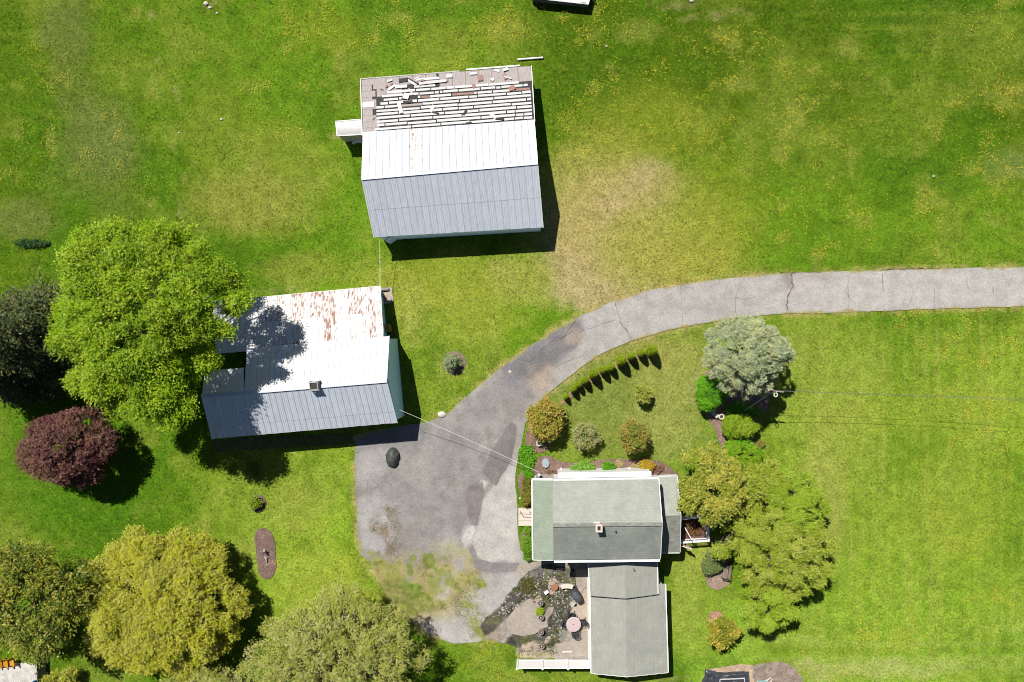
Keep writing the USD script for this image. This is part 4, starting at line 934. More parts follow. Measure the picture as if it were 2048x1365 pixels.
# east wing
ze2, zr2 = 2.4, 3.7
w0, w1 = P(1312, 954.5, ze2), P(1354.5, 953, ze2); r0, r1 = P(1312, 1033, zr2), P(1361.5, 1031, zr2); s0, s1 = P(1312, 1105.5, ze2), P(1360, 1104.5, ze2)
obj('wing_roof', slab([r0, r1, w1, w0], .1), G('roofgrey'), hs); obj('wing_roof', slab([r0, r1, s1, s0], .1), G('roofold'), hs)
obj('wing_barge_board', bar(r1 + hx * .02 - [0, 0, .06], w1 + hx * .02 - [0, 0, .06], .04, .13), G('white'), hs); obj('wing_barge_board', bar(r1 + hx * .02 - [0, 0, .06], s1 + hx * .02 - [0, 0, .06], .04, .13), G('white'), hs)
gutter(hs, s0, s1, -hy, .1); gutter(hs, w0, w1, hy, .1)
a, b = ins(s1, -.2, .25), ins(w1, -.2, -.25)
obj('wing_wall', prism([a, b, up(b, ze2 - .1), up((a + b) / 2, zr2 - .25), up(a, ze2 - .1)], -hx * .12), G('white'), hs)
c0, c1 = ins(s0, 0, .25), a; d0, d1 = ins(w0, 0, -.25), b
obj('wing_wall', prism([c0, c1, up(c1, ze2 - .1), up(c0, ze2 - .1)], hy * .12), G('white'), hs); obj('wing_wall', prism([d0, d1, up(d1, ze2 - .1), up(d0, ze2 - .1)], -hy * .12), G('white'), hs)
# chimney, vents
cz = 6.0; cb = P(1197.5, 1055, 6.5)
obj('chimney', cat([box(.46, .52, 1.7, (cb[0], cb[1] , 5.95))]), G('chim'), hs)
ch = stage.GetPrimAtPath(str(hs.GetPath()) + '/chimney')
obj('chimney_cap', cat([box(.52, .15, .08, (cb[0], cb[1] + .23, 6.83), bev=.01), box(.52, .15, .08, (cb[0], cb[1] - .23, 6.83), bev=.01), box(.14, .31, .08, (cb[0] + .19, cb[1], 6.83)), box(.14, .31, .08, (cb[0] - .19, cb[1], 6.83))]), G('pink'), ch)
obj('flue', box(.26, .33, .03, (cb[0], cb[1], 6.80)), G('flue'), ch)
obj('white_board', box(.5, .1, .1, tuple(P(1194, 1045.5, 6.3))), G('white'), hs)
vp = P(1229, 1059, 6.0)
obj('vent_pipe', cat([tube([vp + [0, 0, -.3], vp + [0, 0, .4]], .06, 10), lathe([(0, 0), (.16, 0), (.16, .02), (.06, .05), (.0, .05)], 12, tuple(vp + [0, 0, -.06]))]), G('zinc'), hs)
# connector and garage, south
gz, gr = 2.95, 3.6
k0, k1 = P(1177.5, 1124, gz), P(1181, 1191.5, gz); k2, k3 = P(1250.5, 1124, gr), P(1251, 1197, gr); k4, k5 = P(1313.5, 1124, gz), P(1315, 1188.5, gz)
obj('connector_roof', slab([k2, k3, k1, k0], .1), G('roofgreyns'), hs); obj('connector_roof', slab([k2, k3, k5, k4], .1), G('roofgreyns'), hs)
obj('connector_barge_board', cat([bar(k3 - hy * .02 - [0, 0, .06], k1 - hy * .02 - [0, 0, .06], .03, .14), bar(k3 - hy * .02 - [0, 0, .06], k5 - hy * .02 - [0, 0, .06], .03, .14)]), G('roofold'), hs)
obj('connector_gutter', bar(k0 - hx * .05 - [0, 0, .04], k1 - hx * .05 - [0, 0, .04], .08, .1), G('white'), hs); obj('connector_gutter', bar(k4 + hx * .05 - [0, 0, .04], k5 + hx * .05 - [0, 0, .04], .08, .1), G('white'), hs)
for a, b, s in ((k0, k1, 1), (k4, k5, -1)):
    q0, q1 = ins(a, .2 * s, 0), ins(b, .2 * s, 0)
    obj('connector_wall', prism([q0, q1, up(q1, gz - .1), up(q0, gz - .1)], hx * .1 * s), G('white'), hs)
q0, q1, qm = ins(k1, .2, .1), ins(k5, -.2, .1), ins(k3, 0, .1)
obj('connector_wall', prism([q0, q1, up(q1, gz - .1), up(qm, gr - .15), up(q0, gz - .1)], hy * .1), G('white'), hs)
ge, gg = 2.5, 3.25
g0, g1 = P(1181, 1186, ge), P(1183, 1347, ge); m0, m1 = P(1251.3, 1186, gg), P(1253.5, 1354, gg); n0, n1 = P(1330, 1168.5, ge), P(1335.5, 1345.5, ge); m0 = P(1251, 1168.5, gg); g0 = P(1181, 1168.5, ge)
obj('garage_roof', slab([m0, m1, g1, g0], .1), G('roofgreyns'), hs); obj('garage_roof', slab([m0, m1, n1, n0], .1), G('roofgreyns'), hs)
obj('garage_gutter', bar(g0 - hx * .05 - [0, 0, .05], g1 - hx * .05 - [0, 0, .05], .08, .1), G('white'), hs); obj('garage_gutter', bar(n0 + hx * .05 - [0, 0, .05], n1 + hx * .05 - [0, 0, .05], .08, .1), G('white'), hs)
obj('garage_barge_board', cat([bar(m1 - hy * .02 - [0, 0, .07], g1 - hy * .02 - [0, 0, .07], .04, .14), bar(m1 - hy * .02 - [0, 0, .07], n1 - hy * .02 - [0, 0, .07], .04, .14)]), G('white'), hs)
for a, b, s in ((g0, g1, 1), (n0, n1, -1)):
    q0, q1 = ins(a, .2 * s, -.1), ins(b, .2 * s, .25)
    obj('garage_wall', prism([q0, q1, up(q1, ge - .1), up(q0, ge - .1)], hx * .1 * s), G('white'), hs)
for a, m_, b, s in ((g1, m1, n1, 1), (g0, m0, n0, -1)):
    q0, qm, q1 = ins(a, .2, .25 * s), ins(m_, 0, .25 * s), ins(b, -.2, .25 * s)
    obj('garage_wall', prism([q0, q1, up(q1, ge - .1), up(qm, gg - .15), up(q0, ge - .1)], hy * .1 * s), G('white'), hs)
vb = P(1266.5, 1137.5, 3.6)
obj('vent_pipe', tube([vb + [0, 0, -.3], vb + [0, 0, .3]], .05, 8), G('zinc'), hs)
ds = P(1122.5, 945, 1.0)
obj('downspout', cat([bar(P(1122.5, 936, .35), P(1122.3, 952, .5), .1, .1), bar(P(1122.3, 952, .5), P(1122.3, 953, 1.9), .1, .1)]), G('white'), hs)
obj('footing_strip', prism([P(1174, 1150, 0), P(1181.5, 1150, 0), P(1183.5, 1318, 0), P(1176, 1318, 0)], (0, 0, .085)), G('stonew'), hs)

# east deck with railings
dk = thing('deck', 'small wooden deck with white railings on the east side of the house', 'deck')
f0, f1, f2, f3 = P(1358, 1034, .5), P(1412, 1028, .5), P(1412.5, 1076, .5), P(1358, 1080, .5)
qd = [f0, f1, f2, f3]
for k in range(14):
    obj('board', plate(qd, k / 14, (k + .9) / 14, 0, 1, -.03, .03), G('planks'), dk)
obj('joist_frame', cat([bar(a - [0, 0, .12], b - [0, 0, .12], .06, .16) for a, b in ((f0, f1), (f1, f2), (f2, f3))] + [bar(up(p, 0), up(p, .45), .1, .1, up=hx) for p in (f1, f2, (f2 + f3) / 2, (f0 + f1) / 2)]), G('wood'), dk)
for a, b in ((f0, f1), (f1, f2), (f3, f2)):
    n = int(np.linalg.norm(b - a) / .14)
    obj('top_rail', bar(a + [0, 0, .95], b + [0, 0, .95], .14, .06), G('vinyl'), dk)
    obj('bottom_rail', bar(a + [0, 0, .14], b + [0, 0, .14], .06, .06), G('vinyl'), dk)
    for k in range(1, n):
        c = a * (1 - k / n) + b * k / n
        obj('baluster', bar(c + [0, 0, .14], c + [0, 0, .93], .035, .035, up=hx), G('vinyl'), dk)
for p in (f0, f1, f2, f3, (f3 + f2) / 2, (f0 + f1) / 2):
    q = obj('post', bar(up(p, .3), up(p, 1.55), .13, .13, up=hx), G('vinyl'), dk)
    obj('post_cap', lathe([(0, .1), (.03, .1), (.11, .03), (.11, 0), (0, 0)], 4, tuple(up(p, 1.55))), G('vinyl'), q)
rng = np.random.default_rng(31)
lf = np.column_stack([rng.uniform(1372, 1402, 900), rng.uniform(1040, 1070, 900), np.zeros(900)])
lf = np.array([P(x, y, .52 + rng.uniform(0, .25)) for x, y, _ in lf])
mm, cc = blade_tufts(lf, rng, .16, 3, [C(190, 140, 95), C(170, 125, 90), C(205, 165, 120), C(140, 100, 70)], .04, .03)
obj('dry_plant', mm, MT['leaf'].GetPath(), None, tone=cc, label='dry brown potted plant heaped on the small east deck', cat='plant')
def flag(label, x, y, z, ang, L_, mat_):
    t = thing('flag', label, 'flag')
    b = P(x, y, z); d = np.array([math.cos(math.radians(ang)), math.sin(math.radians(ang)), .5]); d /= np.linalg.norm(d)
    obj('staff', tube([b, b + d * L_], .022, 6), G('vinyl'), t)
    n = 6; g = np.array([[b + d * (L_ * (.35 + .6 * i / n)) + np.array([.05 * math.sin(i * 2 + j), .05 * math.cos(i * 1.7 + j), -.75 * j / n + .02]) for j in range(n + 1)] for i in range(n + 1)])
    v = g.reshape(-1, 3); f = [(i * (n + 1) + j, i * (n + 1) + j + 1, (i + 1) * (n + 1) + j + 1, (i + 1) * (n + 1) + j) for i in range(n) for j in range(n)]
    obj('cloth', (v, np.array(f)), G(mat_), t, True)
flag('pink and white flag on a slanting staff at the corner of the east wing', 1361, 1092, 1.9, -12, 1.0, 'flagr')
flag('pink and white flag hanging above the railing of the small east deck', 1370, 1056, 1.9, -62, 1.1, 'flagr')

# ------------------------------------------------------------------ fence south of the patio
fn = thing('privacy_fence', 'white vinyl fence of three solid panels beside the garage', 'fence')
fx = [1035.5, 1085.3, 1135.0, 1183.0]
fp = [P(x, 1319.5, 0) for x in fx]
for i, p in enumerate(fp[:3]):
    q = obj('post', box(.13, .13, 1.9, tuple(p + [0, 0, .95]), bev=.01), G('vinyl'), fn)
    obj('post_cap', lathe([(0, .09), (.02, .09), (.12, .02), (.12, -.02), (0, -.02)], 4, tuple(p + [0, 0, 1.92])), G('vinyl'), q)
for i in range(3):
    a, b = fp[i] + hx * .07, fp[i + 1] - hx * (.07 if i < 2 else 0)
    obj('rail', bar(a + [0, 0, 1.74], b + [0, 0, 1.74], .06, .13), G('vinyl'), fn); obj('rail', bar(a + [0, 0, .12], b + [0, 0, .12], .06, .13), G('vinyl'), fn)
    for k in range(12):
        c0_, c1_ = a * (1 - (k + .006) / 12) + b * (k + .006) / 12, a * (1 - (k + .994) / 12) + b * (k + .994) / 12
        obj('board', bar((c0_ + c1_) / 2 + [0, 0, .16], (c0_ + c1_) / 2 + [0, 0, 1.70], np.linalg.norm(c1_ - c0_), .025, up=hy), G('vinyl'), fn)

# ------------------------------------------------------------------ patio furniture and pots
tb = thing('patio_table', 'round speckled pink patio table with a parasol hole', 'table', P(1146.5, 1243.5, .06))
obj('tabletop', lathe([(.03, .70), (.56, .70), (.585, .715), (.585, .735), (.56, .745), (.03, .745), (.03, .70)], 40), G('table'), tb, 40)
obj('rim', lathe([(.585, .70), (.605, .71), (.605, .74), (.585, .75)], 40), G('white'), tb, 40)
obj('pedestal', lathe([(.0, 0), (.3, 0), (.3, .04), (.06, .08), (.05, .69), (.0, .69)], 16), G('dark'), tb, 40)
obj('parasol_hole', lathe([(0, .72), (.032, .72), (.032, .748), (.045, .748), (.045, .70), (0, .70)], 12), G('flue'), tb)
def chair(label, px, py, rz):
    t = thing('patio_chair', label, 'chair', P(px, py, .06), rz, 'dark chairs round the patio table')
    obj('seat', box(.5, .48, .04, (0, 0, .42), bev=.012), G('dark'), t)
    n = 7
    for k in range(n):      # curved back of slats
        a = math.radians(-42 + 84 * k / (n - 1)); c = np.array([math.sin(a) * .30, -.02 - math.cos(a) * .27, 0])
        obj('back_slat', bar(c + [0, 0, .43], c * 1.14 + [0, -.03, .86], .055, .018, up=(math.sin(a), -math.cos(a), 0)), G('dark'), t)
    arc = [np.array([math.sin(a) * .34, -.03 - math.cos(a) * .32, .87]) for a in np.radians(np.linspace(-60, 60, 11))]
    obj('top_rail', tube(arc, .03, 6), G('dark'), t)
    for s in (-1, 1):
        obj('armrest', tube([(.27 * s, -.2, .66), (.29 * s, .05, .65), (.28 * s, .24, .6)], .03, 6), G('dark'), t)
        obj('leg', tube([(.22 * s, .2, .42), (.26 * s, .25, 0)], .025, 6), G('dark'), t); obj('leg', tube([(.22 * s, -.2, .42), (.26 * s, -.27, 0)], .025, 6), G('dark'), t)
        obj('arm_post', tube([(.27 * s, .2, .42), (.28 * s, .22, .62)], .022, 6), G('dark'), t)
    return t
chair('dark patio chair on the north side of the round pink table', 1143, 1229, 184)
chair('dark patio chair on the west side of the round pink table', 1131.5, 1244, -84)
chair('dark patio chair on the east side of the round pink table', 1164.5, 1241.5, 96)
chair('dark patio chair on the south side of the round pink table', 1150, 1262, 8)
def planter(label, px, py, first=None, rz=0):
    if first is not None:
        return copy_of(first, P(px, py, .06), rz, label)
    t = thing('planter', label, 'planter', P(px, py, .06), 0, 'pale round planters in a row on the patio')
    obj('pot', lathe([(0, 0), (.17, 0), (.185, .06), (.16, .1), (.2, .42), (.235, .46), (.235, .5), (.185, .5), (.175, .43), (0, .43)], 20), G('stoneg'), t, 40)
    obj('soil', lathe([(0, .455), (.1, .45), (.178, .435)], 14), G('soil'), t, True)
    obj('stub', lathe([(0, .53), (.05, .53), (.06, .44), (0, .44)], 8), G('stonew'), t)
    return t
pl = planter('northernmost of four round stone planters in a row on the patio', 1081, 1203.5)
planter('second round stone planter from the north, below a tuft of weeds', 1082, 1232, pl, 70)
planter('third round stone planter from the north on the patio', 1082.5, 1260.5, pl, 140)
planter('southernmost round stone planter on the patio, nearest the white fence', 1083.5, 1289, pl, 220)
tp = thing('terracotta_pot', 'orange terracotta pot beside the curved white bench', 'pot', P(1110, 1173, .07))
obj('pot', lathe([(0, 0), (.16, 0), (.22, .3), (.245, .3), (.245, .38), (.205, .38), (.2, .33), (0, .33)], 22), G('terra'), tp, 40)
obj('soil', lathe([(0, .345), (.12, .34), (.2, .332)], 14), G('terra'), tp, True)
cb_ = thing('curved_bench', 'pale curved stone bench at the north end of the patio', 'bench', P(1133.5, 1169, .05))
def arcslab(r0, r1, a0_, a1_, z0, z1, n=10):
    a = np.radians(np.linspace(a0_, a1_, n + 1))
    v = np.vstack([np.column_stack([r * np.cos(a), r * np.sin(a), np.full(n + 1, z)]) for z in (z0, z1) for r in (r0, r1)]); m = n + 1
    f = []
    for i in range(n):
        f += [(2 * m + i, 3 * m + i, 3 * m + i + 1), (2 * m + i, 3 * m + i + 1, 2 * m + i + 1), (i, m + i + 1, m + i), (i, i + 1, m + i + 1), (m + i, m + i + 1, 3 * m + i + 1), (m + i, 3 * m + i + 1, 3 * m + i), (i, 2 * m + i, 2 * m + i + 1), (i, 2 * m + i + 1, i + 1)]
    f += [(0, m, 3 * m), (0, 3 * m, 2 * m), (n, 2 * m + n, 3 * m + n), (n, 3 * m + n, m + n)]
    return np.array(v), np.array(f)
v, f = arcslab(1.15, 1.53, 68, 112, .36, .43); v[:, 1] -= 1.36
obj('seat', (v, f), G('stonew'), cb_)
for a in (76, 104):
    v, f = arcslab(1.2, 1.48, a - 3.5, a + 3.5, 0, .36, 2); v[:, 1] -= 1.36
    obj('leg', (v, f), G('stonew'), cb_)
gr_ = thing('covered_grill', 'barbecue grill under a dark grey cover by the garage', 'grill', P(1152.5, 1188.5, .06), -52)
v, f = box(1.05, .66, 1.02, (0, 0, .51)); m = trimesh.Trimesh(v, f, process=False).subdivide().subdivide().subdivide()
vv = np.array(m.vertices); k = vv[:, 2] / 1.02
rr_ = np.sqrt((vv[:, 0] / .525) ** 2 + (vv[:, 1] / .33) ** 2)
vv[:, :2] *= np.minimum(1, 1.12 / np.maximum(rr_, 1e-6))[:, None] * (1.04 - .16 * k[:, None] ** 2)
vv[:, 2] -= .14 * np.clip(rr_ - .3, 0, 1) * (k > .97)
vv += (meshkit.fbm(vv * 5, 3, 4)[:, None] - .5) * .06 * (vv[:, 2:] > .05)
obj('cover', (vv, np.array(m.faces)), G('black'), gr_, True)
obj('hem', lathe([(.47, .0), (.50, .0), (.50, .05), (.47, .05)], 20, (0, 0, 0), 1.05, .72), G('black'), gr_)
ct = thing('white_cooler', 'small white box lying on the mossy patio beside the terracotta pot', 'box', P(1093, 1184, .06), 40)
obj('body', box(.36, .22, .2, (0, 0, .1), bev=.02), G('white'), ct); obj('lid', box(.38, .24, .05, (0, 0, .225), bev=.015), G('white'), ct)
obj('handle', tube([(-.2, 0, .12), (-.27, 0, .2), (-.2, 0, .26)], .018, 6), G('dark'), ct); obj('handle', tube([(.2, 0, .12), (.27, 0, .2), (.2, 0, .26)], .018, 6), G('dark'), ct)
wl = thing('pale_plank', 'short whitish plank lying on the concrete near the white fence', 'plank', P(1135, 1303.5, .08), 1)
obj('plank', box(.82, .14, .05, (0, 0, .03), bev=.008), G('stonew'), wl); obj('end_block', box(.12, .16, .08, (-.33, 0, .045), bev=.008), G('white'), wl)

# ------------------------------------------------------------------ garden objects
def ring_pot(label, px, py, z=.05, s=1.0):
    t = thing('ring_planter', label, 'planter', P(px, py, z))
    obj('pot', lathe([(0, 0), (.16 * s, 0), (.2 * s, .1), (.24 * s, .38), (.24 * s, .42), (.15 * s, .42), (.14 * s, .36), (0, .36)], 22), G('stonew'), t, 40)
    obj('soil', lathe([(0, .375), (.14 * s, .365)], 14), G('soil'), t)
ring_pot('round white planter in the mulch under the golden tree', 1078, 886)
ring_pot('round white planter beside the pale slab in the spruce bed', 1441, 833)
sl = thing('stone_bench', 'pale stone slab bench in the bed beneath the bright green round shrub', 'bench', P(1426.5, 827, .05), -40)
obj('seat', box(.88, .34, .08, (0, 0, .36), bev=.02), G('stonew'), sl)
for s in (-1, 1):
    obj('leg', box(.1, .26, .32, (.3 * s, 0, .16), bev=.01), G('stonew'), sl)
gl = thing('stone_cover', 'rounded blue grey slab cover lying in the mulch north of the house', 'cover', P(1091.5, 927, .04))
v = lathe([(.0, 0), (.34, 0), (.36, .12), (.30, .2), (0, .22)], 8, (0, 0, 0), .98, 1.22)
obj('lid', v, G('slate'), gl, 30); obj('base_rim', lathe([(.35, 0), (.38, 0), (.38, .06), (.35, .06)], 8, (0, 0, 0), .98, 1.22), G('stoneg'), gl)
def lamp(label, px, py, h=.45, r=.09):
    t = thing('garden_light', label, 'garden light', P(px, py, .04))
    obj('stake', tube([(0, 0, 0), (0, 0, h)], .03, 8), G('dark'), t)
    obj('head', lathe([(0, h + .14), (r * .6, h + .12), (r, h + .05), (r, h), (0, h)], 14), G('white'), t, 40)
lamp('round white globe on a post by the north west corner of the house', 1078.5, 947, .8, .13)
lamp('small white path light in the mulch west of the porch', 1040.5, 995, .35, .08)
lamp('small white path light in the flower bed left of the orange shrub', 1258, 936, .4, .13)
lamp('small pale globe light just below the orange shrub', 1299.5, 942, .4, .11)
bn = thing('wooden_bench', 'grey wooden slatted bench in the mulch bed east of the house', 'bench', P(1449, 1140, .05), 84)
for k in range(4):
    obj('seat_slat', box(1.25, .085, .03, (0, .16 - .105 * k, .43), bev=.006), G('wood'), bn)
for k in range(3):
    obj('back_slat', box(1.25, .025, .1, (0, -.27 - .03 * k, .58 + .13 * k), bev=.006), G('wood'), bn)
for s in (-1, 1):
    obj('end_frame', cat([bar((.6 * s, .2, 0), (.6 * s, .2, .62), .06, .06, up=(0, 1, 0)), bar((.6 * s, -.24, 0), (.6 * s, -.36, .9), .06, .06, up=(0, 1, 0)), bar((.6 * s, .24, .64), (.6 * s, -.32, .64), .09, .04), bar((.6 * s, .2, .4), (.6 * s, -.26, .4), .05, .06)]), G('dark'), bn)
def driftwood(label, px, py, pts, r, cat_='driftwood'):
    t = thing('driftwood', label, cat_, P(px, py, .04))
    p = np.array(pts, float)
    obj('log', tube(p, np.linspace(r, r * .5, len(p)), 8), G('palebark'), t, 50)
    obj('stub', tube([p[1], p[1] + [.12, .08, .14], p[1] + [.2, .1, .22]], [r * .6, r * .4, r * .2], 6), G('palebark'), t, 50)
driftwood('upright pale driftwood figure in the oblong mulch bed', 532, 1103, [(-.12, .14, .0), (-.05, .06, .3), (.02, -.02, .55), (-.1, .14, .75), (-.16, .2, .8)], .1)
driftwood('pale driftwood piece lying lower in the oblong mulch bed', 533, 1117, [(-.14, .12, .05), (0, .02, .12), (.06, -.12, .2), (.02, -.3, .14)], .07)
driftwood('thin dark edged twig lying at the south end of the oblong mulch bed', 533, 1132, [(.05, .2, .03), (0, 0, .08), (-.1, -.25, .03)], .03, 'twig')

# things around the barns
pp_ = thing('white_pipe', 'white gutter pipe lying on the grass behind the large barn', 'pipe')
a, b = P(1035, 119.5, .1), P(1086, 115.5, .1)
obj('tube', tube([a, b], .075, 10), G('white'), pp_, 40); obj('end_collar', cat([tube([b - (b - a) * .02, b], .095, 10)]), G('zinc'), pp_)
lc = thing('lawn_chair', 'pale blue lawn chair in the shadow of the annex shed', 'chair', P(715.5, 283, 0), 10)
obj('seat', box(.5, .46, .03, (0, 0, .38), bev=.01), G('bluewall'), lc); obj('back', prism([(-.25, .22, .4), (.25, .22, .4), (.25, .36, .85), (-.25, .36, .85)], (0, .03, 0)), G('bluewall'), lc)
for s in (-1, 1):
    obj('armrest', box(.09, .6, .03, (.33 * s, 0, .56), bev=.008), G('bluewall'), lc); obj('leg', bar((.3 * s, -.2, 0), (.3 * s, -.2, .56), .05, .05, up=(0, 1, 0)), G('bluewall'), lc); obj('leg', bar((.3 * s, .26, 0), (.3 * s, .2, .56), .05, .05, up=(0, 1, 0)), G('bluewall'), lc)
yb = thing('yellow_bin', 'ochre yellow bin standing against the east wall of the lean-to', 'bin', P(777, 657, 0), 4)
obj('body', box(.52, .62, .72, (0, 0, .38), bev=.05), G('yellowbin'), yb); obj('lid', box(.58, .68, .07, (0, 0, .78), bev=.03), G('yellowbin'), yb)
obj('lid_rib', box(.5, .04, .03, (0, .0, .825), bev=.008), G('yellowbin'), yb)
for s in (-1, 1):
    obj('wheel', lathe([(0, -.03), (.09, -.03), (.09, .03), (0, .03)], 12, (.2 * s, -.3, .06)), G('dark'), yb)
lgs = thing('fallen_log', 'short grey log lying on the gravel at the lean-to corner', 'log')
obj('log', tube([P(763, 580, .14), P(768, 579, .16), P(777, 579, .14)], [.13, .15, .12], 10), G('stoneg'), lgs, 50); obj('cut_end', tube([P(777, 579, .14), P(777.6, 579, .14)], .115, 10), G('wood'), lgs)
mast = thing('wire_mast', 'thin bent service mast beside the north east corner of the lean-to', 'mast')
obj('post', tube([P(769, 593, 0), P(769, 593, 0) + [0, 0, 1.9]], .05, 8), G('dark'), mast); obj('arm', bar(P(769, 593, 0) + [-.3, 0, 1.7], P(769, 593, 0) + [.15, 0, 1.7], .05, .05), G('dark'), mast)
mast_top = P(769, 593, 0) + [0, 0, 1.9]
hp = thing('covered_mound', 'dark green grey dome standing in for a smeared shape south of the small barn', 'cover', P(786, 916, .03))  # rounded dome in place of a smeared dark shape of unknown kind
pr = [(0, .62), (.2, .6), (.42, .5), (.6, .3), (.68, .08), (.69, 0)]
v, f = lathe(pr, 40, (0, 0, 0), .8, 1.25); v = v + (meshkit.fbm(v * [2.2, 6, 3], 3, 9)[:, None] - .5) * [.22, .2, .24]
obj('cover', (v, f), G('domeg'), hp, True); obj('hem', lathe([(.68, 0), (.73, 0), (.71, .05), (.67, .05)], 26, (0, 0, 0), .82, 1.22), G('domeg'), hp)
rm = thing('rusty_plate', 'small rusty plate lying on the driveway beside the dark rounded dome', 'plate', P(775.5, 911, .04), 12)
obj('plate', prism([(-.2, .12, 0), (-.24, -.02, 0), (-.05, -.16, 0), (.12, -.14, 0), (.14, .1, 0), (.02, .17, 0)], (0, 0, .02)), G('crack'), rm); obj('lug', box(.12, .1, .04, (.03, 0, .03), bev=.01), G('brick'), rm)

# overhead wires
def cable(label, a, b, sag, r=.014, m='wire'):
    t = np.linspace(0, 1, 17); p = a * (1 - t[:, None]) + b * t[:, None]; p[:, 2] -= 4 * sag * t * (1 - t)
    obj('overhead_wire', tube(p, r, 5), G(m), None, label=label, cat='wire')
cable('pale wire running from the large barn corner to the lean-to mast', P(759, 480, 2.7), mast_top, .15)
cable('pale wire running south from the lean-to mast along the lean-to roof edge', mast_top, P(767, 668, 3.3), .1)
cable('pale wire running from the small barn gable to the north west corner of the house', P(799, 820, 4.0), P(1078, 945, 1.3), .35)
# pole, lamp, transformer, guy wire
up_ = thing('utility_pole', 'weathered utility pole with a lamp and insulator beside the blue spruce', 'utility pole')
pt = P(1549, 783, 5.4); pb = up(pt + [-.3, -.05, 0], 0)
obj('pole', tube([pb, (pb + pt) / 2, pt], [.15, .135, .12], 12), G('pole'), up_, 50)
obj('lamp_arm', tube([pt - [0, 0, .4], pt + [-.25, .1, -.1], pt + [-.62, .2, .05]], .03, 7), G('zinc'), up_)
lh = pt + np.array([-.45, .14, .1])
obj('lamp_head', (lathe([(0, .12), (.1, .11), (.16, .05), (.16, 0), (.1, -.04), (0, -.05)], 16, tuple(lh), 2.0, .75)), G('pink'), up_, 40)
obj('cross_arm', bar(pt + [-.1, .02, -.12], pt + [.75, -.05, -.12], .09, .1), G('deckgrey'), up_)
obj('insulator_loop', tube([pt + np.array([.12 + .13 * math.cos(a), -.28 + .16 * math.sin(a), -.1]) for a in np.radians(np.linspace(100, 440, 14))], .032, 6), G('vinyl'), up_)
obj('insulator_bracket', bar(pt + [0, 0, -.1], pt + [.1, -.2, -.1], .05, .05), G('zinc'), up_)
cable('guy wire slanting from the utility pole down beside the yellow green shrub', pt - [0, 0, .3], P(1478, 830, .05), .02, .024, 'wire')
cable('thin dark wire from the utility pole down into the low plants below the spruce', pt - [.1, 0, .9], P(1482, 812, 1.2), .02, .018, 'wired')
cable('upper dark power wire from the utility pole across the east lawn', pt + [.3, 0, -.05], P(2150, 801, 6.2), .5, .013, 'wired')
cable('lower dark power wire from the utility pole across the east lawn', pt + [.0, 0, -1.1], P(2150, 806, 5.0), .5, .012, 'wired')

# top edge: trailer like shed; bottom edges: covered frame, neighbour's seats
sh = thing('flat_roof_shed', 'pale flat roofed trailer shed at the top edge of the picture', 'shed')
z = .95
q = [P(1046, -52, z), P(1190, -38, z), P(1177.5, 9.5, z), P(1068, -2.5, z)]
for k in range(6):
    obj('roof_sheet', plate(q, k / 6, (k + .985) / 6, 0, 1, -.05, .05), G('shinglew'), sh)
obj('roof_patch', plate(q, .86, .94, .92, .97, .005, .02), G('deckgrey'), sh)
bs = [up(p * .995 + np.array([0, .15, 0]) * (1 if i > 1 else -1), 0) for i, p in enumerate(q)]
for i in range(4):
    a, b = bs[i], bs[(i + 1) % 4]; c = sum(bs) / 4
    obj('wall', prism([a + [0, 0, .3], b + [0, 0, .3], up(b, z - .06), up(a, z - .06)], (c - (a + b) / 2) / np.linalg.norm(c - (a + b) / 2) * .06), G('black'), sh)
for t in (.2, .8):
    for s in (2, 3):
        c = bs[s] * (1 - t * .5) + bs[1 if s == 2 else 0] * t * .5
        obj('wheel', tube([c + [-.05, .06, .3], c + [.1, .06, .3]], .3, 14), G('flue'), sh)
obj('hitch', bar(P(1177, 2, .4), P(1192, -1, .4), .12, .08), G('black'), sh)
fr = thing('tarpaulin_heap', 'black tarpaulin heap with a pale rectangular rim at the bottom right edge', 'tarpaulin', P(1458, 1358, .02))
def wob(lx, ly, h, c, rz, seed, n=26):
    x, y = np.meshgrid(np.linspace(-lx / 2, lx / 2, n), np.linspace(-ly / 2, ly / 2, n)); p = np.column_stack([x.ravel(), y.ravel(), x.ravel() * 0])
    e = np.minimum(lx / 2 - abs(p[:, 0]), ly / 2 - abs(p[:, 1])); p[:, 2] = h * np.clip(e / .08, 0, 1) + (meshkit.fbm(p * 3.5, 4, seed) - .5) * .22 * np.clip(e / .2, .2, 1)
    p[:, :2] += (meshkit.fbm(p[:, :2].repeat(1, 0) @ np.array([[2, 0, 0], [0, 2, 1.0]]), 3, seed + 5)[:, None] - .5) * .2
    a = math.radians(rz); p[:, :2] = p[:, :2] @ np.array([[math.cos(a), math.sin(a)], [-math.sin(a), math.cos(a)]])
    i = (np.arange(n - 1)[:, None] * n + np.arange(n - 1)).ravel(); return p + np.asarray(c), np.stack([i, i + 1, i + n + 1, i + n], 1)
obj('tarpaulin', wob(3.1, 2.4, .3, (.2, -.6, 0), 2, 3), G('tarp'), fr, 50)
obj('torn_flap', wob(1.0, 2.2, .12, (-1.75, -.35, 0), -14, 8, 16), G('tarp'), fr, 40)
obj('pale_rim', cat([bar((-.85, .12, .42), (1.2, .22, .42), .08, .05), bar((-.85, .12, .42), (-.95, -1.4, .42), .06, .05), bar((1.2, .22, .42), (1.25, -1.4, .42), .06, .05)]), G('shinglew2'), fr)
obj('inner_rim', bar((.2, -.25, .4), (1.1, -.2, .4), .05, .05), G('deckgrey'), fr)
aq = thing('aqua_sheet', 'pale aqua plastic sheet beside the black covered frame', 'sheet', P(1525, 1372, .25))
obj('sheet', wob(.9, .9, .1, (0, 0, 0), 5, 12, 10), G('aqua'), aq, 50); obj('folded_edge', bar((-.4, .4, .15), (.4, .42, .15), .07, .05), G('aqua'), aq)
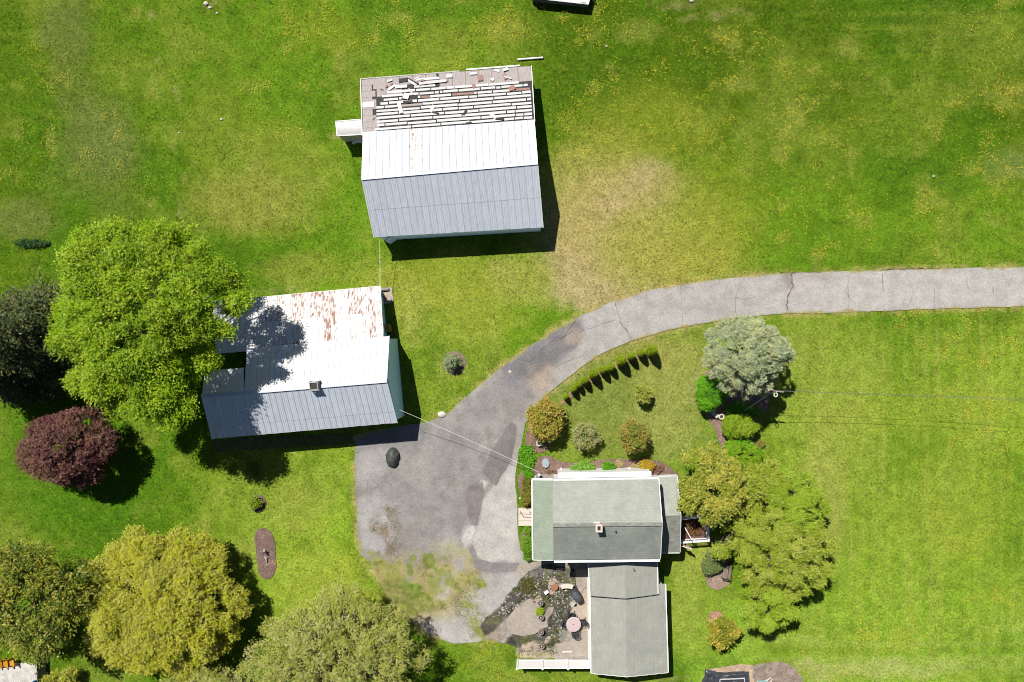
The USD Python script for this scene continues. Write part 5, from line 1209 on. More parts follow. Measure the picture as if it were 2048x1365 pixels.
for k, (x, y, r) in enumerate([(1537, 1359, 35), (1542, 1364, 70), (1549, 1361, 10)]):
    t = thing('scrap_plank', ['pale broken plank nearest the aqua sheet in the wood chip heap', 'middle pale broken plank in the wood chip heap', 'reddish plank at the right of the wood chip heap scraps'][k], 'plank', P(x, y, .35), r)
    obj('plank', box(.5, .12, .03, (0, 0, 0), bev=.006), G('brick' if k == 2 else 'stonew'), t); obj('nailed_cleat', box(.07, .16, .03, (.15, 0, .03), bev=.005), G('deckgrey'), t)
ys = None
for k, (x, lab) in enumerate([(5.5, 'yellow seat at the left edge of the pale corner patio'), (17, 'middle yellow seat on the pale corner patio'), (29.5, 'right hand yellow seat on the pale corner patio')]):
    y = 1325 - .12 * (x - 5)
    if ys is None:
        ys = thing('yellow_chair', lab, 'chair', P(x, y, .06), 8, 'yellow seats in a row on the corner patio')
        for j in range(5):
            obj('seat_slat', box(.085, .5, .03, (-.2 + .1 * j, 0, .42), bev=.006), G('yellow'), ys); obj('back_slat', prism([(-.24 + .1 * j, .26, .42), (-.155 + .1 * j, .26, .42), (-.155 + .1 * j, .5, 1.0), (-.24 + .1 * j, .5, 1.0)], (0, .025, 0)), G('yellow'), ys)
        for s in (-1, 1):
            obj('armrest', box(.1, .62, .03, (.24 * s, -.02, .6), bev=.006), G('yellow'), ys); obj('leg', bar((.22 * s, -.3, 0), (.22 * s, -.28, .59), .05, .08, up=(0, 1, 0)), G('yellow'), ys); obj('leg', bar((.22 * s, .3, 0), (.22 * s, .24, .59), .05, .08, up=(0, 1, 0)), G('yellow'), ys)
    else:
        copy_of(ys, P(x, y, .06), 8, lab)
bb = thing('blue_tub', 'blue round tub at the corner of the pale patio', 'tub', P(77, 1366, .06))
obj('tub', lathe([(0, 0), (.28, 0), (.34, .3), (.37, .3), (.37, .34), (.33, .34), (.27, .04), (0, .04)], 20), G('blue'), bb, 40)
for s in (-1, 1):
    obj('handle', tube([(.36 * s, -.08, .3), (.42 * s, 0, .28), (.36 * s, .08, .3)], .02, 6), G('blue'), bb)
rw_ = thing('board_fence', 'weathered low board fence beside the pale corner patio', 'fence')
for k in range(22):
    a = P(88 + k * .22, 1256 + k * 5.2, 0); obj('board', box(.03, .205, 1.15 + .05 * ((k * 7) % 3 - 1), tuple(a + [0, 0, .58]), 2), G('wood'), rw_)
for k in range(5):
    a = P(86 + k * 1.1, 1258 + k * 26, 0); obj('post', box(.1, .1, 1.3, tuple(a + [0, 0, .65]), 2, bev=.01), G('deckgrey'), rw_)
for z_ in (.3, .95):
    obj('rail', bar(P(86.5, 1256, 0) + [.02, 0, z_], P(91.2, 1369, 0) + [.02, 0, z_], .04, .09), G('wood'), rw_)
# stones
def stone(label, px, py, r, m='stonew', flat=.6, seed=0, z=.0):
    s = trimesh.creation.icosphere(2); v = np.array(s.vertices); v *= (1 + (meshkit.fbm(v * 1.7 + seed, 3, seed)[:, None] - .5) * .7)
    v = v * [r, r * .8, r * flat] + [0, 0, r * flat * .4]
    obj('stone', (v + P(px, py, z), np.array(s.faces)), G(m), None, 40, label=label, cat='stone')
stone('pale stone on the lawn corner where the yard meets the small barn', 884, 829, .34, 'stonew', .5, 1)
stone('white stone alone on the lawn east of the top shed', 1213, 92.5, .1, seed=2)
stone('white stone alone on the far right lawn north of the driveway', 1867, 353, .1, seed=3)
stone('white stone on the lawn left of the annex shed', 443, 239, .11, seed=4)
stone('smaller white stone on the west lawn below the bare soil line', 358, 266, .08, seed=5)
stone('white stone at the top edge between two bare soil patches', 1383, 2, .2, seed=6)
stone('light flat stone embedded in the bend of the driveway', 1020, 744, .13, 'stonew', .3, 7, .03)
for k, (x, y, l) in enumerate([(412, 8, 'largest pale limestone at the top left edge of the lawn'), (420, 16, 'middle pale limestone near the top left edge of the lawn'), (434, 27, 'small pale limestone furthest from the top left edge')]):
    stone(l, x, y, .2 - .05 * k, seed=10 + k)

# ------------------------------------------------------------------ trees and shrubs
GAIN = 2.6         # young leaves seen flat on are lighter than the crown they make up
def leaves(pos, axis, rng, ls, ratio, up=.5, out=None):
    """One diamond leaf at each pos along axis, turned mostly to the sky."""
    k = len(pos)
    n = rng.normal(size=(k, 3)); n /= np.linalg.norm(n, axis=1, keepdims=True); n = n * .8 + up * 1.2 * (np.array([0, 0, 1.0]) + zax)          # blades turn to the sky and the sun
    n /= np.linalg.norm(n, axis=1, keepdims=True)
    a = axis + rng.normal(size=(k, 3)) * .45; a -= n * np.sum(a * n, 1, keepdims=True); a /= np.linalg.norm(a, axis=1, keepdims=True)
    s = np.cross(n, a); s /= np.linalg.norm(s, axis=1, keepdims=True) + 1e-9
    l = ls * rng.uniform(.6, 1.35, (k, 1)); w = l * ratio * rng.uniform(.8, 1.2, (k, 1))
    return np.stack([pos - a * l / 2, pos + s * w / 2 - a * l * .05, pos + a * l / 2, pos - s * w / 2 - a * l * .05], 1).reshape(-1, 3)

def crown(rng, lobes, ntw, nl, tl, ls, cols, ratio=.5, up=.5, shell=.55, rise=.35, wide=.5, low=-.45, cut=.55, colw=None, gap=.44):
    """Leafy twigs through the outer part of ellipsoid lobes (x, y, z, rx, ry, rz): vertices, faces, leaf colours."""
    lb = np.array(lobes, float); wgt = (lb[:, 3] * lb[:, 4] * lb[:, 5]) ** (2 / 3); wgt /= wgt.sum()
    ctr = np.average(lb[:, :3], 0, wgt); ctr[2] -= np.max(lb[:, 5]) * .4
    k = ntw * 4; w = rng.choice(len(lb), k, p=wgt); u = rng.normal(size=(k, 3)); u /= np.linalg.norm(u, axis=1, keepdims=True)
    keep = u[:, 2] > low; w, u = w[keep], u[keep]
    lump = .72 + .5 * meshkit.fbm(u * 2.6 + w[:, None] * 3.1, 3, 7)
    r = (shell + (1 - shell) * rng.random(len(u)) ** .6) * lump
    p = lb[w, :3] + u * lb[w, 3:] * r[:, None]
    ok = np.ones(len(p), bool)
    for i, q in enumerate(lb):
        ok &= (w == i) | (np.linalg.norm((p - q[:3]) / q[3:], axis=1) > cut)
    if gap:
        ok &= meshkit.fbm(p * .85 / max(.5, np.max(lb[:, 3]) * .28), 3, 21) + rng.uniform(-.05, .05, len(p)) > gap
    p, u, w = p[ok][:ntw], u[ok][:ntw], w[ok][:ntw]; k = len(p)
    d = p - ctr; d /= np.linalg.norm(d, axis=1, keepdims=True) + 1e-9
    d = d + rng.normal(size=(k, 3)) * wide; d[:, 2] += rise; d /= np.linalg.norm(d, axis=1, keepdims=True)
    t = rng.uniform(-.4, .6, (k, nl)); L_ = tl * rng.uniform(.6, 1.4, (k, 1))
    s = rng.normal(size=(k, nl, 3)) * ls * .55
    pos = (p[:, None] + d[:, None] * (t * L_)[..., None] + s).reshape(-1, 3)
    pos[:, 2] = np.maximum(pos[:, 2], .08)
    v = leaves(pos, np.repeat(d, nl, 0), rng, ls, ratio, up, np.repeat(u, nl, 0))
    cc = np.clip(np.array(cols) * GAIN, 0, .6); ci = rng.choice(len(cc), k, p=colw)
    # neighbouring twigs lean to the same colour
    nz = meshkit.fbm(p * .45, 3, 3); ci = np.where(rng.random(k) < .5, np.clip((nz - .25) * 2 * len(cc), 0, len(cc) - 1).astype(int), ci)
    c = np.repeat(np.repeat(cc[ci], nl, 0), 4, 0)
    i = np.arange(k * nl) * 4; f = np.vstack([np.column_stack([i, i + 1, i + 2]), np.column_stack([i, i + 2, i + 3])])
    return v, f, c, p, d

def limb_set(rng, base, tips, r0, up0=.35):
    """Curved tapered limbs from the stem to the tips."""
    out = []
    for q in tips:
        a = base * (1 - up0) + np.array([base[0], base[1], q[2]]) * up0
        m = a * .5 + q * .5 + np.append(rng.normal(0, .12 * np.linalg.norm(q - a), 2) * .6, -.06 * np.linalg.norm(q - a))
        t = np.linspace(0, 1, 6)[:, None]; p = a * (1 - t) ** 2 + 2 * m * t * (1 - t) + q * t ** 2
        out.append(tube(p, np.linspace(r0, r0 * .18, 6), 5, False))
    return out

def lobes_of(rng, rx, ry, rz, n, size=.42, spread=.68, z0=0.0):
    out = [(0, 0, z0, rx * .82, ry * .82, rz * .86)]
    for i in range(n):
        a = 2 * math.pi * (i + rng.uniform(-.3, .3)) / n * (1 if i < n * .65 else 2.3); e = rng.uniform(-.25, .75)
        q = rng.uniform(.75, 1.2) * size
        out.append((math.cos(a) * rx * spread * math.cos(e), math.sin(a) * ry * spread * math.cos(e), z0 + math.sin(e) * rz * .7, rx * q, ry * q, rz * q))
    return out

def dome(rng, outline, n, r, zc, rz, sink=.35, apart=.78):
    """Many small lobes under a domed canopy over the outline (metres about the stem)."""
    from shapely import points, distance
    pg = Polygon(outline); x0, y0, x1, y1 = pg.bounds; out = []; far = np.max(distance(pg.exterior, points(np.column_stack([rng.uniform(x0, x1, 400), rng.uniform(y0, y1, 400)])))); far = min(far, min(x1 - x0, y1 - y0) * .5)
    tries = 0
    while len(out) < n and tries < 9000:
        tries += 1; x, y = rng.uniform(x0, x1), rng.uniform(y0, y1); q = r * rng.uniform(.7, 1.3)
        if not pg.contains(Point(x, y)) or pg.exterior.distance(Point(x, y)) < q * .55:
            continue
        if any((x - o[0]) ** 2 + (y - o[1]) ** 2 < (apart * r) ** 2 for o in out):
            continue
        t = min(pg.exterior.distance(Point(x, y)) / far, 1)
        out.append((x, y, rz * (-sink + (1 + sink) * math.sqrt(1 - (1 - t) ** 2)) - q * .5 + rng.normal(0, .25), q, q * rng.uniform(.8, 1.2), q * .85))
    return out

def outline_at(px, z):
    c = P(px[0][0], px[0][1], z)
    return [tuple((P(x, y, z) - c)[:2]) for x, y in px[1:]]

def ring(rx, ry, rng, wob=.12, n=26):
    a = np.arange(n) * 2 * np.pi / n; k = 1 + wob * (meshkit.fbm(np.column_stack([np.cos(a) * 1.6, np.sin(a) * 1.6, a * 0 + rng.uniform(0, 9)]), 3, 5) - .5) * 3
    return list(zip(np.cos(a) * rx * k, np.sin(a) * ry * k))

def tree(name, label, cat_, px, py, zc, rx, ry, rz, cols, seed, ntw, nl, tl, ls, nlobes=9, gap=.44, size=.42, spread=.68, lobes=None, ratio=.5, up=.5, shell=.5, rise=.3, wide=.5, low=-.45, cut=.55,
         trunk=.2, material='leaf', bark='bark', nlimb=14, twigs=0, group=None, colw=None):
    rng = np.random.default_rng(seed)
    c = P(px, py, zc); base = np.array([c[0], c[1], 0])
    t = thing(name, label, cat_, base, 0, group)
    lb = lobes or lobes_of(rng, rx, ry, rz, nlobes, size, spread)
    lb = [(x, y, z + zc, a, b, d) for x, y, z, a, b, d in lb]
    v, f, col, tp, td = crown(rng, lb, ntw, nl, tl, ls, cols, ratio, up, shell, rise, wide, low, cut, colw, gap)
    top = zc + rz * .35
    obj('trunk', tube([(0, 0, -.1), (0, 0, .15), (.05, .03, zc * .45), (rng.normal(0, .1), rng.normal(0, .1), top)], [trunk * 1.5, trunk * 1.05, trunk * .85, trunk * .2], 9), G(bark), t, 50)
    if nlimb:
        k = rng.choice(len(tp), min(nlimb, len(tp)), replace=False); cat_l = limb_set(rng, np.array([0, 0, zc * .35]), tp[k], trunk * .42)
        if twigs:
            k2 = rng.choice(len(tp), twigs); cen = np.array([0, 0, zc * .75])
            for q, d in zip(tp[k2], td[k2]):
                a = q * .55 + cen * .45 + rng.normal(0, .15, 3); cat_l.append(tube([a, (a + q) / 2 + rng.normal(0, .08, 3), q + d * tl * .5], [.035, .022, .008], 4, False))
        obj('branches', cat(cat_l), G(bark), t, 50, kind='stuff')
    obj('crown', (v, f), G(material), t, tone=col)
    return t

GT = [C(138, 174, 14), C(154, 190, 22), C(172, 204, 46), C(114, 150, 8), C(144, 176, 30)]
m_ = S * .85
tree('shade_tree', 'large bright yellow green leafy tree overhanging the west end of the small barn', 'tree', 312, 642, 9.0, 7.0, 7.4, 4.2, GT, 201, 21000, 7, 1.0, .175, trunk=.38, nlimb=34, twigs=160, ratio=.46, up=.45, shell=.45, cut=.45, rise=.25,
     gap=.455, lobes=dome(np.random.default_rng(1), outline_at([(312, 642), (175, 470), (240, 452), (330, 447), (400, 480), (450, 520), (495, 575), (505, 625), (480, 690), (440, 705), (402, 760), (396, 830), (372, 872), (320, 845), (250, 832), (200, 800), (160, 765), (170, 720), (118, 668), (158, 600), (134, 520), (160, 488)], 8.5), 95, .98, 9, 4.0, .35, 1.2))
DK = [C(66, 82, 40), C(86, 98, 46), C(100, 106, 52), C(52, 70, 34), C(112, 116, 58)]
def conifer(name, label, px, py, h, R, cols, seed, nb, nl, ls, ztip=None, low=.05, group=None, cat_='tree', clump=.34, dens=1.0, bl=.55, flat=.45, R2=None, power=.85, nc=6):
    """A conical evergreen: boughs at every height, each carrying clumps of needles along its outer part."""
    rng = np.random.default_rng(seed); c = P(px, py, h * .42); t = thing(name, label, cat_, (c[0], c[1], 0), 0, group)
    z = h * (1 - np.sqrt(rng.uniform(0.0, 1 - low, nb))) ; z = np.clip(z, h * low, h * .985)
    a = rng.uniform(0, 2 * np.pi, nb); r = R * (1 - z / h) ** power * np.minimum(1, .62 + z / h / .55) * (1 + .28 * (meshkit.fbm(np.column_stack([np.cos(a) * 2, np.sin(a) * 2, z * .8]), 3, seed) - .5) * 2) * rng.uniform(.8, 1.1, nb) + .05
    e = np.column_stack([np.cos(a), np.sin(a) * (R2 or 1), np.full(nb, .06)]); sd = np.column_stack([-np.sin(a), np.cos(a), np.zeros(nb)])
    s = 1 - bl * rng.random((nb, nc)) ** 1.3
    p = np.array([0, 0, 1])[None, None] * z[:, None, None] + e[:, None] * (r[:, None] * s)[..., None] + sd[:, None] * (rng.normal(0, .10, (nb, nc)) * (.4 + r[:, None]) * (1.25 - s))[..., None] - np.array([0, 0, 1.0]) * (s ** 2 * r[:, None] * .16)[..., None]
    p = p.reshape(-1, 3); ax = np.repeat(e, nc, 0); cc = np.clip(np.array(cols) * GAIN, 0, .6); ci = rng.integers(len(cc), size=len(p))
    pos = (p[:, None] + rng.normal(size=(len(p), nl, 3)) * clump * np.array([1, 1, flat]) * .5).reshape(-1, 3)
    pos[:, 2] = np.maximum(pos[:, 2], .05)
    v = leaves(pos, np.repeat(ax, nl, 0), rng, ls, .42, .4); i = np.arange(len(pos)) * 4
    f = np.vstack([np.column_stack([i, i + 1, i + 2]), np.column_stack([i, i + 2, i + 3])])
    obj('trunk', tube([(0, 0, -.1), (0, 0, h * .5), (0, 0, h * .97)], [R * .07 + .04, R * .04 + .03, .02], 8), G('bark'), t, 50)
    k = rng.choice(nb, min(nb, 70), replace=False)
    obj('branches', cat([tube([(0, 0, z[q]), np.array([0, 0, z[q]]) + e[q] * r[q] * .5, np.array([0, 0, z[q] - .12 * r[q]]) + e[q] * r[q] * .95], [.05, .035, .012], 4, False) for q in k]), G('bark'), t, 50, kind='stuff')
    obj('crown', (v, f), G('needle'), t, tone=np.repeat(np.repeat(cc[ci], nl, 0), 4, 0))
    return t
conifer('dark_conifer', 'large dark olive conifer at the left edge behind the shade tree', 62, 668, 12, 4.9, DK, 202, 420, 13, .24, power=.6, clump=.62, nc=9)
conifer('dark_conifer', 'dark olive conifer cut by the left edge below the big conifer', -6, 720, 10, 4.2, DK, 203, 360, 12, .24, power=.6, clump=.62, nc=9)
PU = [C(122, 78, 72), C(112, 66, 66), C(138, 96, 82), C(98, 58, 58), C(128, 104, 70)]
tree('purple_tree', 'rounded dark purple leaved tree on the west lawn', 'tree', 138, 897, 3.5, 4.2, 3.7, 3.1, PU, 204, 7200, 7, .36, .145, trunk=.2, nlimb=22, ratio=.62, shell=.55, rise=.2, cut=.4,
     lobes=[(0, 0, 0, 3.2, 2.9, 2.8), (-2.4, -.6, -.5, 1.9, 1.9, 1.7), (1.0, 1.7, 0, 2.1, 1.7, 1.7), (2.2, .6, -.2, 1.7, 1.7, 1.7), (-1.3, 1.2, 0, 1.8, 1.5, 1.6), (.6, -1.6, -.6, 2.0, 1.6, 1.6), (-2.6, -1.4, -.9, 1.4, 1.2, 1.1), (0, .2, 1.2, 2.0, 1.8, 1.6)])
YE = [C(212, 204, 58), C(200, 198, 48), C(220, 208, 84), C(182, 186, 42), C(204, 188, 82)]
tree('golden_tree', 'large round golden yellow tree at the lower left of the lawn', 'tree', 330, 1200, 2.4, 6.3, 5.8, 3.9, YE, 205, 19000, 7, .5, .142, gap=.36, lobes=dome(np.random.default_rng(2), ring(6.5, 6.0, np.random.default_rng(3), .08), 95, .95, 3.0, 3.4, .35, 1.1), trunk=.28, nlimb=40, twigs=260, ratio=.55, shell=.5, rise=.3, cut=.5)
DG = [C(130, 140, 42), C(156, 158, 48), C(104, 122, 34), C(172, 170, 66), C(88, 110, 30)]
tree('olive_tree', 'dark olive green tree beside the pale patio in the lower left corner', 'tree', 66, 1192, 5.0, 4.9, 4.6, 3.8, DG, 206, 4400, 7, .55, .2, nlobes=10, trunk=.24, nlimb=30, twigs=160, shell=.4, cut=.4)
PG = [C(176, 182, 88), C(192, 194, 106), C(160, 172, 70), C(198, 198, 122), C(170, 176, 68)]
tree('pale_tree', 'wide sparse pale green tree at the bottom edge left of the patio', 'tree', 676, 1322, 4.6, 6.6, 5.4, 3.6, PG, 207, 9500, 6, .65, .14, gap=.4, lobes=dome(np.random.default_rng(4), ring(7.0, 5.8, np.random.default_rng(5), .16), 60, 1.1, 4.6, 3.0, .35, 1.15), trunk=.26, nlimb=60, twigs=700, ratio=.5, shell=.4, cut=.3, rise=.4, bark='bark')
tree('pale_tree', 'low pale green sparse tree at the bottom edge below the golden tree', 'tree', 415, 1378, 2.6, 3.4, 2.2, 2.0, PG, 208, 3000, 6, .5, .13, nlobes=8, trunk=.14, nlimb=30, twigs=240, shell=.4, cut=.3)
tree('corner_bush', 'yellow green bush at the bottom edge beside the board fence', 'bush', 122, 1368, 1.2, 1.4, 1.3, 1.1, [C(186, 180, 60), C(160, 166, 50), C(196, 190, 80)], 209, 900, 7, .4, .15, nlobes=5, trunk=.08, nlimb=10, shell=.4)
BS = [C(172, 182, 132), C(158, 170, 126), C(186, 192, 138), C(148, 164, 130), C(190, 192, 146)]
tree('blue_spruce', 'large pale blue grey spruce beside the driveway curve', 'tree', 1492, 710, 4.2, 3.4, 3.4, 4.2, BS, 210, 6800, 9, .26, .1, gap=.43, lobes=dome(np.random.default_rng(20), outline_at([(1492, 710), (1403, 690), (1418, 655), (1450, 638), (1500, 630), (1542, 648), (1572, 680), (1584, 712), (1570, 748), (1542, 764), (1532, 788), (1492, 800), (1455, 784), (1430, 768), (1410, 736)], 4.2), 66, .56, 4.2, 3.9, .75), ratio=.7, up=.35, shell=.5, rise=.15, wide=.8, trunk=.16, material='needle', nlimb=40)
conifer('dwarf_spruce', 'small dwarf blue green spruce in a round bed by the driveway', 904, 725, 1.7, .8, [C(140, 156, 108), C(120, 142, 94), C(158, 170, 126)], 211, 170, 9, .08, clump=.13, power=.6)
GE = [C(148, 150, 44), C(162, 162, 52), C(124, 136, 38), C(176, 170, 66), C(134, 146, 36)]
tree('golden_evergreen', 'golden green evergreen tree at the east corner of the house', 'tree', 1417, 968, 3.6, 2.7, 3.1, 3.0, GE, 212, 2800, 7, .42, .17, trunk=.16, nlimb=20, ratio=.5, shell=.55, cut=.4, rise=.1, material='needle', 
     gap=.44, lobes=dome(np.random.default_rng(22), ring(2.6, 3.0, np.random.default_rng(23), .16), 40, .6, 3.6, 2.8, .6))
LG = [C(164, 180, 54), C(178, 194, 70), C(150, 170, 42), C(188, 196, 90), C(138, 160, 34)]
LG2 = [C(154, 182, 40), C(166, 194, 52), C(140, 170, 30), C(176, 196, 76)]
tree('leafy_tree', 'light green tree nearest the spruce bed in the clump east of the house', 'tree', 1590, 1004, 2.9, 2.4, 2.2, 1.9, LG2, 213, 3300, 7, .5, .142, gap=.475, lobes=dome(np.random.default_rng(8), ring(2.5, 2.3, np.random.default_rng(9), .3), 15, .64, 2.9, 2.4, .5, 1.3), trunk=.14, nlimb=18, twigs=80, shell=.45, cut=.35)
tree('leafy_tree', 'broad light green tree at the middle of the clump east of the house', 'tree', 1566, 1102, 3.3, 3.4, 3.2, 2.2, LG, 214, 5800, 7, .55, .142, gap=.475, lobes=dome(np.random.default_rng(6), ring(3.6, 3.4, np.random.default_rng(7), .3), 26, .72, 3.3, 3.0, .5, 1.35), trunk=.18, nlimb=24, twigs=140, shell=.4, cut=.35)
tree('leafy_tree', 'light green tree at the south end of the clump east of the house', 'tree', 1530, 1194, 2.4, 2.3, 2.1, 1.8, LG2, 215, 3100, 7, .5, .142, gap=.475, lobes=dome(np.random.default_rng(10), ring(2.4, 2.3, np.random.default_rng(11), .3), 15, .62, 2.4, 2.3, .5, 1.3), trunk=.14, nlimb=18, twigs=80, shell=.45, cut=.35)
tree('leafy_tree', 'pale green tree behind the golden evergreen beside the east deck', 'tree', 1482, 1056, 2.4, 2.1, 2.4, 1.8, LG, 216, 3000, 7, .5, .142, gap=.475, lobes=dome(np.random.default_rng(12), ring(2.1, 2.6, np.random.default_rng(13), .3), 14, .64, 2.4, 2.2, .5, 1.3), trunk=.14, nlimb=18, twigs=120, shell=.4, cut=.35)
tree('leafy_tree', 'pale yellow green sapling between the round shrub and the tree clump', 'tree', 1522, 968, 2.4, 2.0, 1.7, 1.5, LG, 217, 1700, 7, .5, .18, nlobes=6, trunk=.1, nlimb=16, twigs=120, shell=.35, cut=.3)
# bare pale twigs of a dead shrub behind the golden evergreen
ds_ = thing('dead_shrub', 'bare white twigged dead shrub north of the golden evergreen', 'shrub', P(1412, 905, .0)); rng = np.random.default_rng(41)
tw = []
for k in range(38):
    a = rng.uniform(0, 6.28); l = rng.uniform(.7, 1.5); d = np.array([math.cos(a), math.sin(a) * .8, rng.uniform(.6, 1.6)]); d /= np.linalg.norm(d); b = np.array([rng.normal(0, .25), rng.normal(0, .25), 0.2])
    p = [b, b + d * l * .5 + rng.normal(0, .06, 3), b + d * l + rng.normal(0, .1, 3)]; tw.append(tube(p, [.035, .022, .008], 4))
    for j in range(3):
        q = p[1] * (1 - j / 3) + p[2] * j / 3; tw.append(tube([q, q + d * .3 + rng.normal(0, .16, 3)], [.016, .006], 4))
obj('twigs', cat(tw[::2]), G('palebark'), ds_); obj('stems', cat(tw[1::2]), G('palebark'), ds_)

def shrub(name, label, px, py, rx, ry, h, cols, seed, ntw=500, ls=.1, nl=7, cat_='shrub', tl=.16, shell=.8, rot=0, ratio=.5, core=True, lumps=3, group=None, material='leaf', gapn=.42):
    """A shrub: leafy shell over a dark twiggy heart, with stems."""
    rng = np.random.default_rng(seed); c = P(px, py, h * .5); t = thing(name, label, cat_, (c[0], c[1], .02), rot, group)
    ls, ntw = ls * 1.45, int(ntw * .62)
    lb = [(0, 0, h * .48, rx, ry, h * .52)]
    for k in range(lumps):
        a = 2 * math.pi * k / lumps + rng.uniform(-.3, .3); q = rng.uniform(.45, .6); lb.append((math.cos(a) * rx * .6, math.sin(a) * ry * .6, h * rng.uniform(.4, .62), rx * q, ry * q, h * .36))
    v, f, col, tp, td = crown(rng, lb, ntw, nl, tl, ls, cols, ratio, .5, shell, .2, .6, -.3, .3, None, gapn)
    obj('stems', cat([tube([(rng.normal(0, rx * .08), rng.normal(0, ry * .08), 0), q * .5, q * .9], [.03, .02, .008], 4, False) for q in tp[rng.choice(len(tp), 9)]]), G('bark'), t)
    obj('foliage', (v, f), G(material), t, tone=col)
    return t
BG = [C(104, 170, 14), C(92, 158, 10), C(118, 182, 22), C(84, 148, 12)]
YG = [C(140, 174, 22), C(152, 182, 32), C(126, 162, 18), C(162, 182, 50)]
shrub('round_shrub', 'bright green clipped round shrub west of the blue spruce', 1422, 784, 1.22, 1.32, 2.3, BG, 220, 2600, .1, tl=.14, shell=.86)
shrub('round_shrub', 'yellow green clipped oval shrub south of the blue spruce', 1478, 853, 1.36, .94, 2.2, YG, 221, 2600, .1, tl=.14, shell=.86)
shrub('round_shrub', 'lime green clipped round shrub half hidden by the light green trees', 1482, 908, 1.38, 1.1, 2.0, BG[:2] + YG[:2], 222, 2600, .1, tl=.14, shell=.86)
shrub('low_plants', 'low leafy green plants in the shade under the blue spruce', 1478, 822, 1.0, .55, .6, BG, 223, 420, .16, lumps=4, shell=.3, cat_='plants', tl=.2)
shrub('low_plants', 'low leafy green plants at the foot of the utility pole guy wire', 1502, 826, .7, .4, .5, BG, 224, 260, .15, lumps=3, shell=.3, cat_='plants', tl=.2)
shrub('small_weed', 'small reddish green weed clump on the lawn beside the lime round shrub', 1520, 888, .28, .3, .3, [C(140, 150, 60), C(150, 120, 60)], 225, 90, .1, shell=.3, cat_='weed')
# the curved row of clipped cones
HC = [C(156, 178, 22), C(142, 168, 16), C(170, 190, 34), C(128, 156, 14)]
cone = None
spots = [(1131.5, 794, .66), (1146.5, 779, .82), (1157, 770, .8), (1170, 761.5, .9), (1187, 748.5, 1.12), (1206.5, 740, .95), (1222.5, 734.5, .9), (1243, 721.5, 1.18), (1263, 713, .95), (1283, 706.5, .95), (1304, 702, 1.25)]
def cone_lib():
    rng = np.random.default_rng(230); n = 1500
    z = 1.5 * (1 - np.sqrt(rng.random(n))) ; z = np.where(rng.random(n) < .35, rng.uniform(0, 1.45, n), z); a = rng.uniform(0, 6.283, n)
    pr = np.interp(z, [0, .15, .5, .9, 1.3, 1.5], [.30, .42, .47, .40, .2, .04]); r = pr * rng.uniform(.82, 1.08, n)
    p = np.column_stack([np.cos(a) * r, np.sin(a) * r, z]); d = np.column_stack([np.cos(a) * .5, np.sin(a) * .5, np.ones(n)])
    pos = (p[:, None] + rng.normal(size=(n, 5, 3)) * .045).reshape(-1, 3); v = leaves(pos, np.repeat(d, 5, 0), rng, .1, .45, .3); i = np.arange(len(pos)) * 4
    return v * [.68, .68, 1.42], np.vstack([np.column_stack([i, i + 1, i + 2]), np.column_stack([i, i + 2, i + 3])]), np.repeat(np.repeat(GAIN * np.array(HC)[rng.integers(4, size=n)], 5, 0), 4, 0)
names = ['first and smallest clipped cone shrub at the driveway end of the curved row', 'second clipped cone shrub of the curved row, beside the smallest one', 'third clipped cone shrub of the curved row from the driveway end', 'fourth clipped cone shrub of the curved row from the driveway end', 'fifth and first large clipped cone shrub of the curved row from the driveway',
         'sixth clipped cone shrub, just right of the first large cone', 'seventh clipped cone shrub, left of the middle large cone', 'eighth clipped cone shrub, the large one with a long shadow mid row', 'ninth clipped cone shrub, right of the large mid row cone', 'tenth clipped cone shrub, left of the biggest end cone', 'biggest clipped cone shrub at the spruce end of the curved row']
for k, (x, y, s) in enumerate(spots):
    q = P(x, y, .9 * s)
    if cone is None:
        cone = thing('cone_shrub', names[0], 'shrub', (q[0], q[1], .02), 0, 'clipped cone shrubs in a curved row along the driveway', scale=(s, s, s))
        v, f, c = cone_lib()
        obj('stem', tube([(0, 0, 0), (0, 0, .7), (0, 0, 1.3)], [.04, .03, .01], 6), G('bark'), cone); obj('foliage', (v, f), G('needle'), cone, tone=c)
    else:
        copy_of(cone, (q[0], q[1], .02), 47 * k % 360, names[k], scale=(s, s * (.94 + .03 * (k % 4)), s))
OG = [C(186, 162, 66), C(168, 158, 56), C(196, 172, 84), C(148, 152, 50), C(176, 142, 62)]
shrub('golden_shrub', 'orange golden small tree in the mulch beside the driveway', 1092, 840, 1.45, 1.5, 3.0, OG, 240, 1500, .13, lumps=7, shell=.4, tl=.34, cat_='small tree')
shrub('golden_shrub', 'reddish green tree on the small garden lawn, tallest of three there', 1267, 872, 1.1, 1.15, 2.8, [C(166, 144, 64), C(150, 150, 60), C(178, 154, 78), C(128, 144, 50)], 241, 1200, .12, lumps=6, shell=.45, tl=.3, cat_='small tree')
shrub('pale_shrub', 'pale grey green shrub between the golden tree and the reddish tree', 1171, 872, 1.05, 1.0, 2.3, [C(160, 168, 96), C(176, 170, 120), C(140, 160, 70)], 242, 700, .11, lumps=6, shell=.35, tl=.34)
shrub('pale_shrub', 'small yellow green shrub at the middle of the small garden lawn', 1285, 788, .64, .72, 2.0, [C(168, 170, 70), C(150, 164, 54), C(180, 178, 90)], 243, 420, .11, lumps=5, shell=.35, tl=.28)
shrub('front_shrub', 'fresh green spreading shrub against the white north wall of the house', 1166, 938, 1.0, .62, 1.1, [C(136, 184, 66), C(124, 172, 56), C(152, 194, 84)], 244, 900, .11, lumps=5, shell=.5, tl=.22)
shrub('front_shrub', 'bright green upright shrub at the middle of the north flower bed', 1216, 937, .5, .6, 1.1, BG, 245, 500, .1, lumps=3, shell=.5, tl=.2)
